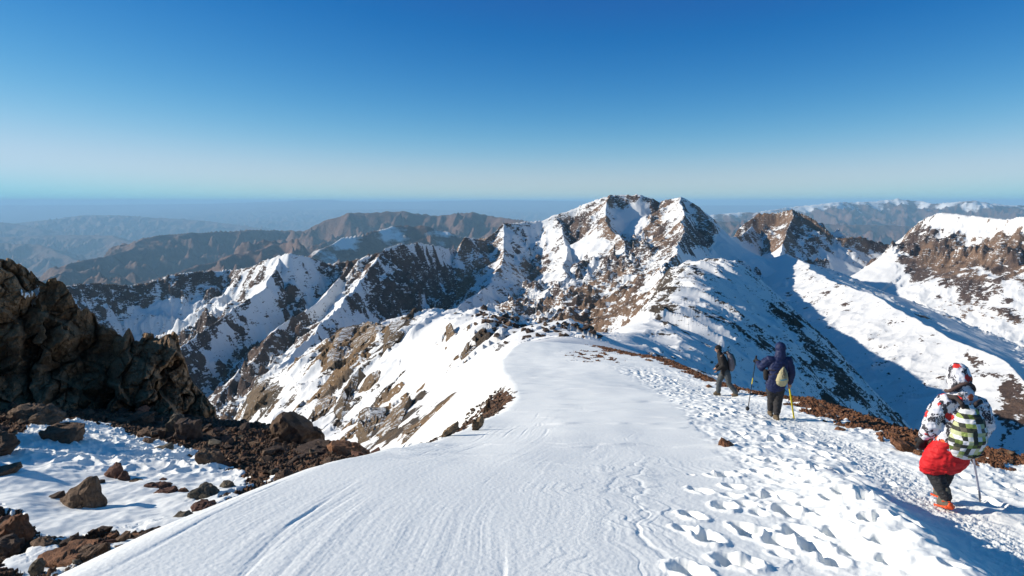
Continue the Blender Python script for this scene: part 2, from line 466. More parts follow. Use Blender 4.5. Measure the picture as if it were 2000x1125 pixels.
def build_mid():
    X, Y = polar_grid(-0.82, 0.82, 1500, 480, 5200, 1150)
    wx = X + 26 * fbm(X / 150, Y / 150, 4, 3); wy = Y + 26 * fbm(X / 150, Y / 150, 4, 17)
    # keep crests where they are: warp only lightly
    Z, rid, T, D, S = skeleton(X * 0.6 + wx * 0.4, Y * 0.6 + wy * 0.4, RID)
    pf = poly_field(X, Y, Z, ROCK_MID, X + 16 * fbm(X / 60, Y / 60, 4, 55), Y + 16 * fbm(X / 60, Y / 60, 4, 56), 0.006)
    grp = np.array([r['g'] for r in RID])[rid]
    calm = 1 - 0.85 * sstep(-0.1, -0.7, pf)
    calm = calm * np.where((grp == 'right') | (grp == 'twin'), 0.55, 1.0) * np.where((grp == 'right') | (grp == 'twin'), 1 - 0.75 * sstep(130, 260, D), 1.0)
    near = np.clip(D / 110.0, 0, 1)
    rk = np.array([r['rock'] for r in RID])[rid]
    smooth = sstep(0.2, 0.5, rk)                       # snowy spurs are calmer
    gully = ridged(T / 85.0 + 0.35 * fbm(X / 90, Y / 90, 3, 5), D / 420.0, 4, 11)
    gully2 = ridged(T / 26.0 + 0.5 * fbm(X / 60, Y / 60, 3, 6), D / 160.0, 4, 12)
    rg = ridged(X / 130, Y / 130, 7, 23)
    rough = ridged(X / 34, Y / 34, 5, 31)
    bl = blocks2(X / 38 + 0.4 * fbm(X / 50, Y / 50, 3, 8), Y / 38, 4) + 0.5 * blocks2(X / 15, Y / 15 + .3 * fbm(X / 20, Y / 20, 3, 9), 5)
    A = (0.2 + 0.8 * smooth) * calm
    Z = Z + A * near * (26 * (gully - 0.7) + 11 * (gully2 - 0.7) + 34 * (rg - 0.8)) + A * (0.35 + 0.65 * near) * (8.5 * (rough - 0.7) + 1.8 * bl)
    # terraces (rock bands) on the cliffs
    band = np.sin((Z + 0.12 * X + 22 * fbm(X / 160, Y / 160, 3, 40)) / 13.0)
    Z = Z + 3.0 * band * A * near
    nz = slope_of(Z, X, Y)
    st = 1 - nz[..., 2]
    big = fbm(X / 240, Y / 240, 4, 50)
    med = fbm(X / 60, Y / 60, 4, 51)
    rock = rk * 0.55 - 0.02 + 0.62 * sstep(0.14, 0.5, st) * (0.45 + 0.55 * smooth) + 0.22 * big + 0.42 * med + 0.25 * fbm(X / 24, Y / 24, 4, 52) - 0.14
    rock = rock + (0.30 * (rough - 0.75) + 0.28 * (gully2 - 0.75) + 0.22 * (rg - 0.9)) * (0.3 + 0.7 * smooth)
    g = np.array([r['g'] for r in RID])[rid]
    crest = np.exp(-D / 45.0)
    # cliffs of the twin peak and the right mountain
    rock = rock + np.where(g == 'twin', 0.55 * np.exp(-(D / 70.0) ** 2) + 0.1 - 0.55 * sstep(90, 160, D), 0)
    hb = sstep(20, 60, D) * (1 - sstep(230, 330, D + 60 * med))
    rock = rock + np.where(g == 'right', -0.35 + 0.75 * hb - 0.3 * sstep(400, 520, D + 60 * med), 0)
    rock = rock + np.where(g == 'dome', -0.6 * np.exp(-(D / 14.0) ** 2) + 0.12, 0)
    rock = rock + np.where(g == 'left', 0.14 + 0.15 * crest, 0)
    rock = rock + np.where(g == 'main', 0.10, 0) - np.where((g == 'dome') | (g == 'right'), 0.42 * sstep(.35, .9, np.sin((Z + 0.10 * X + 26 * fbm(X / 130, Y / 130, 4, 41)) / 11.0)), 0)
    rock = np.clip(rock + 0.8 * pf, -0.6, np.where(g == 'main', 0.76, 0.86))
    rock = np.where(pf < -0.3, np.minimum(rock, 0.1), rock)
    co = np.stack([X, Y, Z], -1).reshape(-1, 3)
    q = grid_quads(*X.shape)
    gi = {k: i for i, k in enumerate(GROUPS)}
    gid = np.array([gi[r['g']] for r in RID])[rid]
    # clean the split a little: take the id at the quad's first corner
    qg = gid.reshape(-1)[q[:, 0]]
    warm = sstep(-0.1, 0.3, big + med * 0.4) * np.where((g == 'main') | (g == 'right') | (g == 'twin'), 0.9, 0.15)
    at = {'rock': rock.reshape(-1), 'warm': warm.reshape(-1)}
    m = mat_mountain('mountain_snow_and_rock', 0.035, [(0.070, 0.050, 0.047), (0.11, 0.074, 0.060), (0.16, 0.108, 0.084)], 5.5,
                     edge=0.06, speck=2.0, fine=7.0, warm=(0.27, 0.175, 0.115))
    for k, i in gi.items():
        o = submesh('mountain', co, q, qg == i, m, at)
        tag(o, GROUPS[k], 'mountain', kind='structure')


# ---- shoulder of our own ridge: sunlit white face, rubble knoll, shaded flank and its knoll ridge
SH = [
    (900, 960, 28), (800, 985, 28), (700, 1010, 30), (950, 880, 38), (870, 900, 42), (780, 930, 48), (1000, 950, 14),
    (1000, 900, 20), (1200, 860, 24), (1500, 900, 20), (1000, 745, 38), (1150, 720, 45), (1300, 745, 38), (1030, 676, 58), (1150, 688, 58), (1250, 705, 55),
    (960, 790, 45), (930, 812, 50), (900, 825, 57), (840, 850, 60), (750, 880, 70), (680, 900, 80), (600, 930, 90), (500, 950, 110), (400, 950, 150),
    (990, 690, 75), (950, 705, 85), (900, 720, 110), (850, 720, 140), (800, 770, 125), (750, 805, 120), (700, 790, 170), (640, 860, 140), (560, 860, 200),
    (600, 770, 260), (700, 690, 280), (640, 668, 350), (760, 645, 300), (800, 627, 290), (850, 622, 240), (925, 598, 185), (960, 622, 150), (1000, 645, 120), (1030, 660, 90),
    (470, 800, 370), (510, 745, 370), (560, 720, 370), (600, 690, 370), (430, 900, 350),
    # behind the face: falls away
    (400, 950, 480), (500, 900, 500), (600, 830, 520), (700, 780, 520), (800, 730, 520), (900, 690, 480), (1000, 700, 420), (1080, 700, 350),
    # rubble knoll and the way up to the knoll ridge
    (1080, 656, 95), (1130, 642, 125), (1165, 652, 120), (1100, 660, 160), (1040, 668, 150), (960, 650, 240), (1190, 668, 110),
    (1230, 655, 170), (1260, 620, 240), (1280, 580, 330), (1290, 548, 420), (1340, 523, 470), (1400, 515, 500), (1440, 514, 510),
    (1200, 660, 230), (1180, 680, 330), (1150, 720, 450), (1250, 640, 420), (1220, 700, 600),
    # shaded right flank
    (1250, 700, 110), (1350, 740, 105), (1300, 660, 180), (1400, 700, 190), (1350, 600, 300), (1400, 640, 260), (1450, 580, 400), (1480, 660, 290), (1550, 740, 260), (1620, 800, 260),
    (1500, 800, 150), (1650, 860, 200), (1800, 930, 230), (1450, 740, 190),
    # rib that bounds it
    (1465, 535, 500), (1490, 556, 480), (1530, 596, 450), (1570, 635, 425), (1610, 672, 405), (1650, 712, 385), (1700, 765, 360), (1750, 830, 340), (1800, 900, 320),
    (1520, 640, 700), (1440, 600, 700), (1600, 760, 700), (1700, 860, 700), (1800, 980, 600), (1350, 600, 700), (1290, 640, 700), (2000, 1000, 400), (2000, 1050, 700), (300, 1000, 700), (300, 1050, 300), (900, 800, 700),
]


def build_shoulder():
    global SHX, SHY, SHZ
    f = tps_polar(SH, 1e-4)
    X, Y = polar_grid(-0.62, 0.72, 1400, 30, 720, 1000)
    Z = f(X, Y)
    ok = sstep(64, 54, Y) * sstep(-1.0, .2, X - brow_l(Y)) * sstep(1.0, -.2, X - brow_r(Y))
    Z = np.minimum(Z, np.where(ok > 0, G0(X, np.minimum(Y, 70))[0] - 0.6 + (1 - ok) * 3, 1e9))
    sc = Y / 300.0
    u = X / Y
    px = u * F + 1000
    right = sstep(1215, 1300, px + 30 * fbm(X / 40, Y / 40, 3, 77))
    fade_ = sstep(60, 140, Y)
    # flutes running down the shaded flank (towards lower right)
    a = (X * 0.62 + Y * 0.78) + 9 * fbm(X / 45, Y / 45, 3, 60)
    b = (X * 0.78 - Y * 0.62)
    fl = ridged(a / 34.0, b / 210.0, 4, 61)
    fl2 = ridged(a / 11.0, b / 60.0, 4, 62)
    Z = Z + right * fade_ * (3.4 * (fl - 0.7) + 0.8 * (fl2 - 0.7) + 0.9 * (ridged(X / 16, Y / 16, 4, 63) - 0.7))
    # ribs of rock on the white face
    a2 = (X * 0.75 - Y * 0.66) + 7 * fbm(X / 35, Y / 35, 3, 64)
    left = (1 - right)
    far = sstep(70, 230, Y)
    rib = ridged(a2 / 42.0 + 0.3, (X * .66 + Y * .75) / 200.0, 4, 65)
    left = left * sstep(1180, 1060, px)
    Z = Z + left * far * 4.0 * (rib - 0.75) * sstep(0.02, 0.3, -(u) + 0.12) + left * far * 1.3 * (ridged(X / 17, Y / 17, 5, 66) - 0.7)
    crestline = sstep(620, 480, px)
    bl = blocks2(X / 9 + .4 * fbm(X / 9, Y / 9, 3, 3), Y / 9, 9) + .5 * blocks2(X / 4, Y / 4, 10)
    med = fbm(X / 22, Y / 22, 5, 67); big = fbm(X / 70, Y / 70, 3, 68)
    # where rock shows
    rockL = -0.25 + 0.55 * sstep(0.75, 1.35, rib + 0.35 * med) * far + 0.5 * sstep(0.0, 0.5, med + 0.3 * big - 0.12) * far + 0.45 * crestline
    lowleft = sstep(900, 720, px) * sstep(150, 60, Y)
    rockL = rockL + 0.75 * lowleft * sstep(-0.05, 0.3, med)
    knoll = np.exp(-((px - 985) / 62.0) ** 2) * sstep(95, 130, Y) * sstep(300, 210, Y)
    knoll2 = np.exp(-((px - 1110) / 65.0) ** 2) * sstep(70, 100, Y) * sstep(260, 170, Y)
    rockL = rockL + 0.75 * knoll + 0.6 * knoll2
    rockR = 0.02 + 0.38 * sstep(0.85, 1.5, fl + 0.3 * med) + 0.25 * sstep(0.1, 0.5, med) + 0.5 * np.exp(-((px - 1310) / 55.0) ** 2) * sstep(330, 420, Y) * (1 - sstep(470, 520, Y) * 0.3)
    ribz = np.clip(1 - np.abs((px - 1440) / 1.02 - (-0.0008 * (Y - 510) - 0.0) * 0) / 1e9, 0, 1)
    rockR = rockR + 0.35 * sstep(505, 470, Y) * sstep(1500, 1640, px)
    rock = rockL * (1 - right) + rockR * right - (0.20 - 0.14 * sstep(900, 760, px)) * (1 - right)
    rock = rock + 0.22 * (ridged(X / 15 + .3 * med, Y / 15, 4, 78) - .8) * sstep(60, 120, Y)
    pf = poly_field(X, Y, Z, ROCK_SH, X + 7 * fbm(X / 14, Y / 14, 5, 71), Y + 7 * fbm(X / 14, Y / 14, 5, 72), 0.006)
    rock = np.clip(rock + 1.05 * pf, -0.6, 0.95)
    Z = Z + np.clip(rock, 0, 1) * (1.0 * (1 - right) + 0.3 * right) * bl * sstep(50, 120, Y) * (0.6 + sc)
    Z = Z + (knoll + knoll2) * 1.4 * bl
    SHX, SHY, SHZ = X, Y, Z
    co = np.stack([X, Y, Z], -1).reshape(-1, 3)
    q = grid_quads(*X.shape)
    warm = sstep(0.0, 0.35, big + 0.5 * med + 0.25) * (1 - right) * (1 - np.clip(knoll + knoll2, 0, 1))
    at = {'rock': rock.reshape(-1), 'warm': warm.reshape(-1)}
    m = mat_mountain('ridge_snow_and_rock', 0.16, [(0.05, 0.043, 0.038), (0.085, 0.068, 0.052), (0.12, 0.09, 0.065)], 0.7,
                     edge=0.06, speck=2.1, fine=6.0, warm=(0.24, 0.155, 0.085))
    rr = (px.reshape(-1)[q[:, 0]] > 1225)
    o = submesh('ridge_slope', co, q, ~rr, m, at)
    tag(o, 'bright sunlit snow face with brown rock ribs falling left of the ridge', 'slope', kind='structure')
    o = submesh('ridge_slope', co, q, rr, m, at)
    tag(o, 'blue shaded fluted snow flank below the rocky knoll behind the hikers', 'slope', kind='structure')


# ---- far country, 7 to 170 km
FAR = [
    dict(p=[(60, 560, 9500), (120, 527, 11000), (200, 497, 13000), (270, 470, 14500), (330, 456, 15500), (420, 451, 16500), (500, 447, 17000), (590, 451, 17500), (640, 430, 17500), (700, 416, 17500), (780, 411, 17500), (850, 421, 17500), (920, 413, 17000), (960, 420, 17000), (1040, 433, 16000), (1200, 440, 15000)],
         l=(150, 900, 0.5), r=(250, 500, 0.20), snow=0.1),
    dict(p=[(480, 560, 7500), (600, 487, 8700), (660, 462, 9200), (740, 449, 9600), (800, 437, 10000), (850, 440, 10200), (900, 458, 10300), (960, 470, 10500), (1100, 480, 10500)],
         l=(150, 400, 0.45), r=(170, 300, 0.30), snow=0.42),
    dict(p=[(250, 560, 9000), (350, 520, 9500), (450, 500, 10200), (560, 478, 11500)], l=(60, 300, 0.3), r=(60, 300, 0.22), snow=0.0),
    dict(p=[(-300, 480, 27000), (0, 474, 27000), (60, 476, 27000), (130, 497, 26000), (200, 530, 24000)], l=(200, 900, 0.25), snow=-1),
    dict(p=[(-300, 462, 34000), (0, 462, 34000), (120, 459, 34000), (220, 460, 33000), (300, 492, 30000)], l=(200, 1500, 0.2), snow=-1),
    dict(p=[(-300, 440, 40000), (0, 434, 40000), (40, 438, 40000), (90, 452, 39000)], l=(200, 1500, 0.15), snow=-1),
    dict(p=[(30, 436, 48000), (110, 427, 48000), (160, 420, 48000), (230, 420, 48000), (310, 425, 48000), (400, 431, 47000), (480, 441, 46000), (620, 470, 44000)], l=(250, 2000, 0.12), snow=-1),
    dict(p=[(400, 440, 62000), (520, 430, 62000), (600, 433, 62000), (700, 445, 60000)], l=(200, 2000, 0.1), snow=-1),
    dict(p=[(380, 424, 80000), (470, 414, 80000), (600, 410, 80000), (800, 408, 80000), (1000, 414, 80000), (1300, 420, 80000)], l=(150, 2500, 0.06), snow=-1),
    dict(p=[(-500, 403, 112000), (0, 401, 112000), (200, 400, 112000), (400, 398, 112000), (560, 393, 110000), (600, 390, 110000), (650, 390, 110000), (670, 393, 110000), (800, 394, 112000), (960, 390, 112000), (1130, 393, 112000), (1300, 401, 112000), (1700, 401, 112000), (2500, 403, 112000)],
         l=(100, 3000, 0.05), snow=-1),
    dict(p=[(1300, 430, 30000), (1390, 418, 30000), (1480, 413, 30000), (1570, 402, 31000), (1630, 395, 31000), (1690, 394, 32000), (1750, 387, 32000), (1800, 393, 32000), (1830, 397, 31000), (1890, 391, 30000), (1940, 397, 30000), (2000, 401, 30000), (2300, 400, 30000)],
         l=(300, 1500, 0.3), r=(350, 1200, 0.2), snow=0.5),
    dict(p=[(1300, 450, 20000), (1400, 432, 21000), (1600, 437, 22000), (1750, 440, 22000), (1900, 450, 22000)], l=(250, 1500, 0.2), snow=-1),
]


def build_far():
    X, Y = polar_grid(-0.9, 0.9, 1300, 6500, 168000, 900)
    q_ = 1500.0
    Z, rid, T, D, S = skeleton(X + 260 * fbm(X / 2500, Y / 2500, 3, 2), Y + 260 * fbm(X / 2500, Y / 2500, 3, 4), FAR)
    base = -2350 + 250 * fbm(X / 9000, Y / 9000, 5, 8)
    base = np.where(Y < 25000, base + (25000 - Y) * 0.03, base)
    k = 120.0
    Z = np.maximum(Z, base)
    sz = np.clip(Y / 17000.0, 0.5, 2.2)
    near = np.clip(D / (700 * sz), 0, 1)
    g = ridged(T / 900 + 0.4 * fbm(X / 1500, Y / 1500, 3, 5), D / 3500, 5, 15)
    r1 = ridged(X / 1300, Y / 1300, 7, 33)
    r2 = ridged(X / 420, Y / 420, 5, 34)
    fl = sstep(100000, 60000, Y) * 0.9 + 0.1
    onh = np.clip((Z - base) / 150, 0, 1) * 0.8 + 0.2
    Z = Z + fl * onh * (near * (230 * (g - 0.7) + 220 * (r1 - 0.8)) + (0.25 + 0.75 * near) * 65 * (r2 - 0.7))
    sn = np.array([r['snow'] for r in FAR])[rid]
    crest = np.exp(-D / 900.0)
    rock = 1.3 - np.where(sn > -0.5, sn + 0.2 * (crest - 0.5) + 0.3 * fbm(X / 600, Y / 600, 4, 70) + 0.45 * sstep(-1100, -300, Z) * (sn > 0.3) - 0.1 - 0.6 * sstep(200, 1600, D) * (sn > 0), -1)
    co = np.stack([X, Y, Z], -1).reshape(-1, 3)
    rock = np.where((Z < base + 60) & (Y > 40000), 1.3 - 0.75 * sstep(.0, .5, fbm(X / 9000, Y / 30000, 4, 77)), rock)
    at = {'rock': rock.reshape(-1)}
    m = mat_mountain('far_dry_hills', 0.0012, [(0.08, 0.045, 0.038), (0.15, 0.085, 0.062), (0.23, 0.145, 0.11)], 60.0, edge=0.08, speck=0.6, fine=5.0)
    q = grid_quads(*X.shape)
    o = submesh('distant_hills', co, q, np.ones(len(q), bool), m, at)
    tag(o, 'dry brown and blue hazy ranges and plains reaching to the horizon', 'hills', kind='structure')
    # a broad sheet under everything so nothing is open below
    me = bpy.data.meshes.new('plain')
    s = 165000; me.from_pydata([(-s, -3000, -2900), (s, -3000, -2900), (s, s + 2000, -2900), (-s, s + 2000, -2900)], [], [(0, 1, 2, 3)])
    attr(me, 'rock', np.full(4, 2.0))
    o = link_mesh('plain', me, m); tag(o, 'broad dry plain below the mountains', 'plain', kind='structure')
# ------------------------------------------------------------------ near ground
_TP = [(-8, -4, -1.0), (8, -4, -1.6), (0, 0, -1.65), (-2.6, 0, -1.6), (6, 0, -2.35), (-2.9, 4.8, -2.6), (0, 5.4, -2.85), (3.5, 5.4, -3.0), (-2.8, 6.5, -2.95), (-2.4, 9.5, -3.6),
            (-1.2, 13, -4.5), (.3, 22, -6.35), (-.45, 42, -9.85), (1.2, 55, -11.5), (5.3, 8.75, -3.9), (6, 16.3, -5.2), (7.26, 24.5, -6.95),
            (8.6, 12, -4.45), (8.3, 14.5, -4.95), (8.8, 22, -6.3), (8.6, 30, -7.95), (9, 42, -9.8), (7.1, 55, -11.9), (3, 9, -3.7), (2.5, 16, -5.0),
            (3, 25, -6.8), (4, 40, -9.4), (4, 55, -11.6), (3, 66, -14.4), (8, 66, -14.6), (-3, 66, -14.4), (-8, 10, -3.8), (-8, 30, -8.0), (14, 10, -4.8), (14, 30, -8.2), (14, 50, -12)]
_top = TPS([q[:2] for q in _TP], [q[2] + (HZ - 375.0) / F * q[1] for q in _TP], 0.5)
_bench = tps_polar([(0, 1125, 12), (0, 1060, 14), (0, 985, 17), (0, 900, 22), (0, 840, 28), (0, 800, 36), (-250, 1125, 12), (-250, 1000, 17), (-250, 820, 32),
                    (150, 1100, 12.5), (150, 1000, 17), (150, 900, 23), (150, 830, 31), (300, 1060, 14), (300, 980, 18.5), (300, 900, 24), (300, 840, 33), (300, 805, 42),
                    (450, 980, 18), (450, 930, 22), (450, 870, 29), (450, 828, 40), (600, 920, 22), (600, 875, 31), (560, 838, 37), (700, 893, 27), (700, 885, 31),
                    (850, 892, 30), (950, 870, 33), (480, 905, 55), (600, 960, 55), (700, 980, 46), (850, 950, 44), (980, 920, 40), (300, 850, 70), (0, 850, 70),
                    (600, 1050, 13), (900, 1000, 14), (300, 1180, 8), (0, 1250, 8), (-250, 1250, 8), (1050, 830, 34), (1050, 900, 46)], 1e-4)


def brow_l(y): return np.interp(y, [-4, 0, 4.8, 6.5, 9.5, 13, 18, 22, 27, 34, 42, 49, 55, 70], [-3.4, -3.2, -2.9, -2.8, -2.4, -1.25, -.1, .3, .2, -.25, -.45, .25, 1.2, 2.5])
def brow_r(y): return np.interp(y, [-4, 5, 12, 14.5, 22, 30, 42, 55, 70], [9.2, 9.0, 8.6, 8.35, 8.8, 8.6, 9.0, 7.1, 6])


def G0(x, y):
    z = _top(x, y)
    a = np.maximum(0, brow_l(y) - x)
    z = z - 1.0 * a * a / (a + 1.2)
    b = np.maximum(0, x - brow_r(y))
    z = z - 0.85 * b * b / (b + 0.9)
    c = _bench(x, y) - 3.0 * np.maximum(0, x - brow_l(y) - 0.2)
    k = 0.25
    h = np.clip(0.5 + 0.5 * (z - c) / k, 0, 1)
    return c * (1 - h) + z * h + k * h * (1 - h), z - c


def hit(px, py, fn=lambda x, y: G0(x, y)[0], d0=3.0, d1=70.0):
    """the ground point seen in direction (px, py) of the photograph"""
    d = np.exp(np.linspace(math.log(d0), math.log(d1), 1500))
    u = (px - 1000) / F; s = -(py - HZ) / F
    g = fn(u * d, d) - s * d
    i = np.argmax(g > 0)
    if not (g > 0).any(): i = len(d) - 1
    i = max(i, 1)
    t = g[i - 1] / (g[i - 1] - g[i] + 1e-12) if g[i] > 0 else 1.0
    dd = d[i - 1] + t * (d[i] - d[i - 1])
    return u * dd, dd, s * dd


# footprints traced in the zoomed crop (x, y), then converted to ground points
FOOT = [(275, 555, 1.1), (460, 350, 1), (640, 355, 1.2), (315, 425, 1), (490, 415, 1), (440, 515, 1.1), (560, 515, 1), (360, 675, 1.25), (500, 800, 1.25), (260, 845, 1.3), (530, 620, .9),
        (240, 628, .7), (760, 565, 1.2), (1020, 570, 1.2), (730, 715, 1.2), (905, 750, 1.3), (640, 480, .9), (820, 660, 1), (1030, 700, 1.1), (1250, 620, 1.3), (1230, 710, 1.1), (1320, 810, 1.2),
        (860, 435, .9), (910, 480, .9), (1140, 465, 1), (480, 460, .7), (405, 350, .8), (620, 645, .8), (680, 480, .9), (750, 500, .9), (830, 370, .9), (850, 390, .8), (700, 290, .9), (820, 300, .9),
        (740, 320, .9), (640, 205, .8), (700, 170, .8), (780, 160, .8), (760, 205, .8), (860, 215, .9), (940, 250, .9), (930, 330, .9), (1010, 400, .9), (1060, 560, .8), (1160, 520, .9), (960, 610, .9),
        (1400, 740, 1.1), (1150, 600, .9), (880, 560, .8), (1120, 790, 1), (1010, 820, .9), (620, 560, .6)]


def foot_points():
    rng = random.Random(4)
    pts = []
    for X, Y, s in FOOT:
        x, y, z = hit(1250 + X / 2.667, 800 + Y / 2.667)
        pts.append((x, y, s * (1.0 if y < 12 else 1.15)))
    # many more along the trodden band
    for _ in range(170):
        y = rng.uniform(8.8, 34); tx = float(trail_x(y))
        x = tx - rng.uniform(0.15, 2.0) * (1.0 if y < 25 else .8) - (0.3 if rng.random() < .3 else 0)
        if all((x - a) ** 2 + (y - b) ** 2 > 0.09 for a, b, _s in pts): pts.append((x, y, rng.uniform(.6, 1.1)))
    for _ in range(38):
        y = rng.uniform(5.2, 10); x = float(trail_x(y)) - rng.uniform(0.7, 3.0) ** 1.0
        if x > 1.0 + 0.1 * y: pts.append((x, y, rng.uniform(.22, .7)))
    for _ in range(45):
        y = rng.uniform(4.5, 20); x = float(trail_x(y)) + rng.uniform(.7, 2.4)
        pts.append((x, y, rng.uniform(.5, .9)))
    return pts


def trail_x(y): return np.interp(y, [0, 5.4, 8.75, 12, 16.3, 24.5, 30, 36, 45], [4.2, 4.6, 5.25, 5.8, 6.25, 7.2, 7.3, 6.9, 6.0])


SNOW_PATCH = [(-120, 870), (-40, 850), (20, 856), (60, 832), (120, 822), (200, 828), (262, 850), (330, 865), (385, 878), (392, 898), (420, 912), (470, 922), (492, 938), (470, 962), (440, 990), (400, 1015), (340, 1040), (300, 1052), (240, 1046), (200, 1040), (150, 1058), (90, 1052), (45, 1046), (10, 1000), (-60, 985), (-140, 980)]
SNOW_BITS = [[(60, 1068), (150, 1080), (190, 1100), (150, 1125), (40, 1130), (0, 1110)], [(220, 1060), (300, 1052), (310, 1070), (240, 1085)], [(130, 1095), (180, 1085), (200, 1130), (140, 1140)],
             [(520, 935), (545, 930), (548, 942), (528, 945)]]


def extra(X, Y, Z, zc, fine=True):
    """detail relief of the near ground; returns new z, rock mask"""
    onTop = sstep(0.0, 0.5, zc)
    tx = trail_x(Y)
    br = brow_r(Y); bl_ = brow_l(Y)
    # --- wind grooves of the crest
    w = X - 0.85 * bl_ + 0.10 * fbm(X / 2.2, Y / 5.0, 3, 80) + sstep(-.2, 2.2, X) * (0.28 * fbm(X / 1.6 + 4, Y / 1.1, 3, 81))
    st = fbm(w / 0.16, Y / 9.0, 4, 82, 0.6)
    st2 = ridged(w / 0.42, Y / 14.0, 3, 83)
    groove = np.clip(st2 - 1.15, 0, 1)
    leftish = sstep(3.4, 0.4, X) * sstep(26, 12, Y)
    amp = onTop * leftish * (0.15 + 1.1 * sstep(-.35, .6, fbm(X / 1.1, Y / 5.0, 3, 111)))
    Z = Z + amp * (0.0035 * st - 0.020 * groove)
    # --- wavy ledges towards the footprints
    wq = X + 0.34 * fbm(X / 1.3 + 9, Y / 1.0, 3, 84) + 0.02 * Y
    saw = (wq / 0.21) % 1.0
    saw2 = (wq / 0.083 + fbm(X, Y / 3, 2, 85)) % 1.0
    zone = sstep(-0.3, 1.0, X) * sstep(tx - 0.4, tx - 2.2, X) * sstep(13, 9, Y) * onTop
    zone = zone * (0.1 + 0.65 * sstep(-.2, .4, fbm(X / .9, Y / 1.8, 3, 86)))
    def sw(s): return np.where(s < .8, s / .8, (1 - s) / .2)
    Z = Z + zone * (0.009 * sw(saw) + 0.003 * sw(saw2))
    # broad soft undulation, small sastrugi farther out
    Z = Z + onTop * (0.05 * fbm(X / 3.5, Y / 7, 3, 87) * sstep(5, 12, Y) + 0.035 * fbm(X / 5, Y / 1.6, 3, 88) * sstep(9, 16, Y) * sstep(60, 45, Y))
    led = fbm(X / 2.6, Y / 0.7 + 0.3 * fbm(X, Y / 2, 2, 89), 3, 90)
    Z = Z + onTop * 0.05 * np.clip(led - 0.25, 0, 1) * sstep(8, 12, Y)
    Z = Z + onTop * 0.002 * fbm(X / .05, Y / .05, 2, 91) * sstep(20, 8, Y)
    # --- trodden band
    band = sstep(tx - 2.7, tx - 1.4, X + 0.35 * fbm(X / .8, Y / 1.5, 3, 92)) * sstep(br + 0.3, br - 0.8, X) * sstep(40, 30, Y) * onTop
    lane = np.exp(-((X - tx) / 0.48) ** 4) * sstep(40, 28, Y) * onTop
    lump = np.clip(ridged(X / 0.42, Y / 0.55, 4, 93) - 0.75, -1, 1)
    chop = blocks2(X / .16, Y / .2, 12)
    rougher = sstep(0, .6, band) * (1 - 0.7 * lane)
    leftb = rougher * sstep(tx + 1.4, tx - .2, X)
    Z = Z + leftb * (0.030 * fbm(X / .3, Y / .42, 3, 93) + 0.018 * lump * sstep(-.1, .5, fbm(X / .7, Y / .9, 3, 94)))
    Z = Z + rougher * (1 - sstep(tx + 1.4, tx - .2, X)) * (0.03 * lump + 0.035 * np.clip(fbm(X / .5, Y / .35, 4, 98) - .15, 0, 1))
    Z = Z + lane * (0.016 * fbm(X / .09, Y / .11, 4, 95, .65) - 0.04)
    # the path is cut below its left bank near us
    cut = sstep(11.5, 8.0, Y)
    bank = sstep(tx - 1.15, tx - 0.50, X + 0.12 * fbm(X / .5, Y / .6, 3, 96))
    rec = sstep(tx + 2.6, tx + 0.6, X)
    Z = Z - 0.15 * cut * bank * rec * onTop
    Z = Z + 0.20 * cut * np.exp(-((X - tx + 1.35) / 0.40) ** 2) * onTop + 0.17 * np.exp(-((Y - 8.4) / 2.6) ** 2) * np.exp(-((X - tx) / 2.2) ** 4) * onTop
    # --- footprints: pits with a steep wall and a thrown rim
    for (fx, fy, s) in FOOTP:
        ss = s ** .6; Lx, Ly = 0.093 * ss, 0.150 * ss
        m = (np.abs(X - fx) < 4 * Lx) & (np.abs(Y - fy) < 3.2 * Ly)
        if not m.any(): continue
        h = int(abs(fx * 977 + fy * 613)) & 1023
        an = -0.25 + (RND[h] - .5) * .7
        dx = X[m] - fx; dy = Y[m] - fy
        a = (dx * math.cos(an) - dy * math.sin(an)) / Lx; b = (dx * math.sin(an) + dy * math.cos(an)) / Ly
        r = np.sqrt(a * a + b * b) + 0.10 * fbm(dx / .12 + fx, dy / .12, 3, 97)
        dep = (0.115 + 0.05 * RND[(h * 3) & 1023]) * s * (1.0 if fy < 14 else 0.8)
        pit = -dep * sstep(1.25, 0.5, r)
        rim = 0.024 * s * np.exp(-((r - 1.45) / .3) ** 2) * np.clip(.8 + .7 * fbm(X[m] / .17, Y[m] / .2, 2, 112), 0, 1.5)
        Z[m] = np.minimum(Z[m], Z[m] + pit) + rim
    # --- stone ground on the left bench and along the right edge
    rock = np.full(X.shape, -0.6)
    jx = X + 0.25 * fbm(X / .5, Y / .5, 4, 100); jy = Y + 0.45 * fbm(X / .6, Y / .6, 4, 101)
    onB = sstep(0.1, -0.25, zc)
    sd = poly_mask(jx, jy, PATCH_W)
    for bw in BITS_W: sd = np.maximum(sd, poly_mask(jx, jy, bw))
    spots = fbm(X / .55, Y / .9, 4, 102)
    edge_rock = sstep(0.12, -0.12, sd) * 1.3 + sstep(1.6, 0.2, sd) * sstep(.25, .5, spots) * 0.9 * sstep(-9.5, -5.0, X)
    rock = np.where(onB > 0.02, np.maximum(rock, edge_rock * onB * 1.6 - 0.5), rock)
    # rim of stones along the right-hand brow
    rw = np.interp(Y, [4, 9, 12, 16, 20, 26, 33, 40, 48, 55, 60], [1.1, .9, 1.0, 1.2, .8, .35, .1, 1.0, 1.6, 1.0, .1])
    rj = fbm(X / .8, Y / 1.3, 4, 103)
    rs = sstep(br - rw - .3, br - rw + .25, X + 0.55 * rj) * onTop
    rs = rs * (1 - 0.9 * sstep(.0, .3, fbm(X / .6, Y / .9, 4, 104)) * sstep(br - .2, br - 1.0, X))
    rs = np.maximum(rs, sstep(br - .1, br + .5, X) * (0.75 + .5 * rj))
    rock = np.maximum(rock, 1.5 * rs - 0.5)
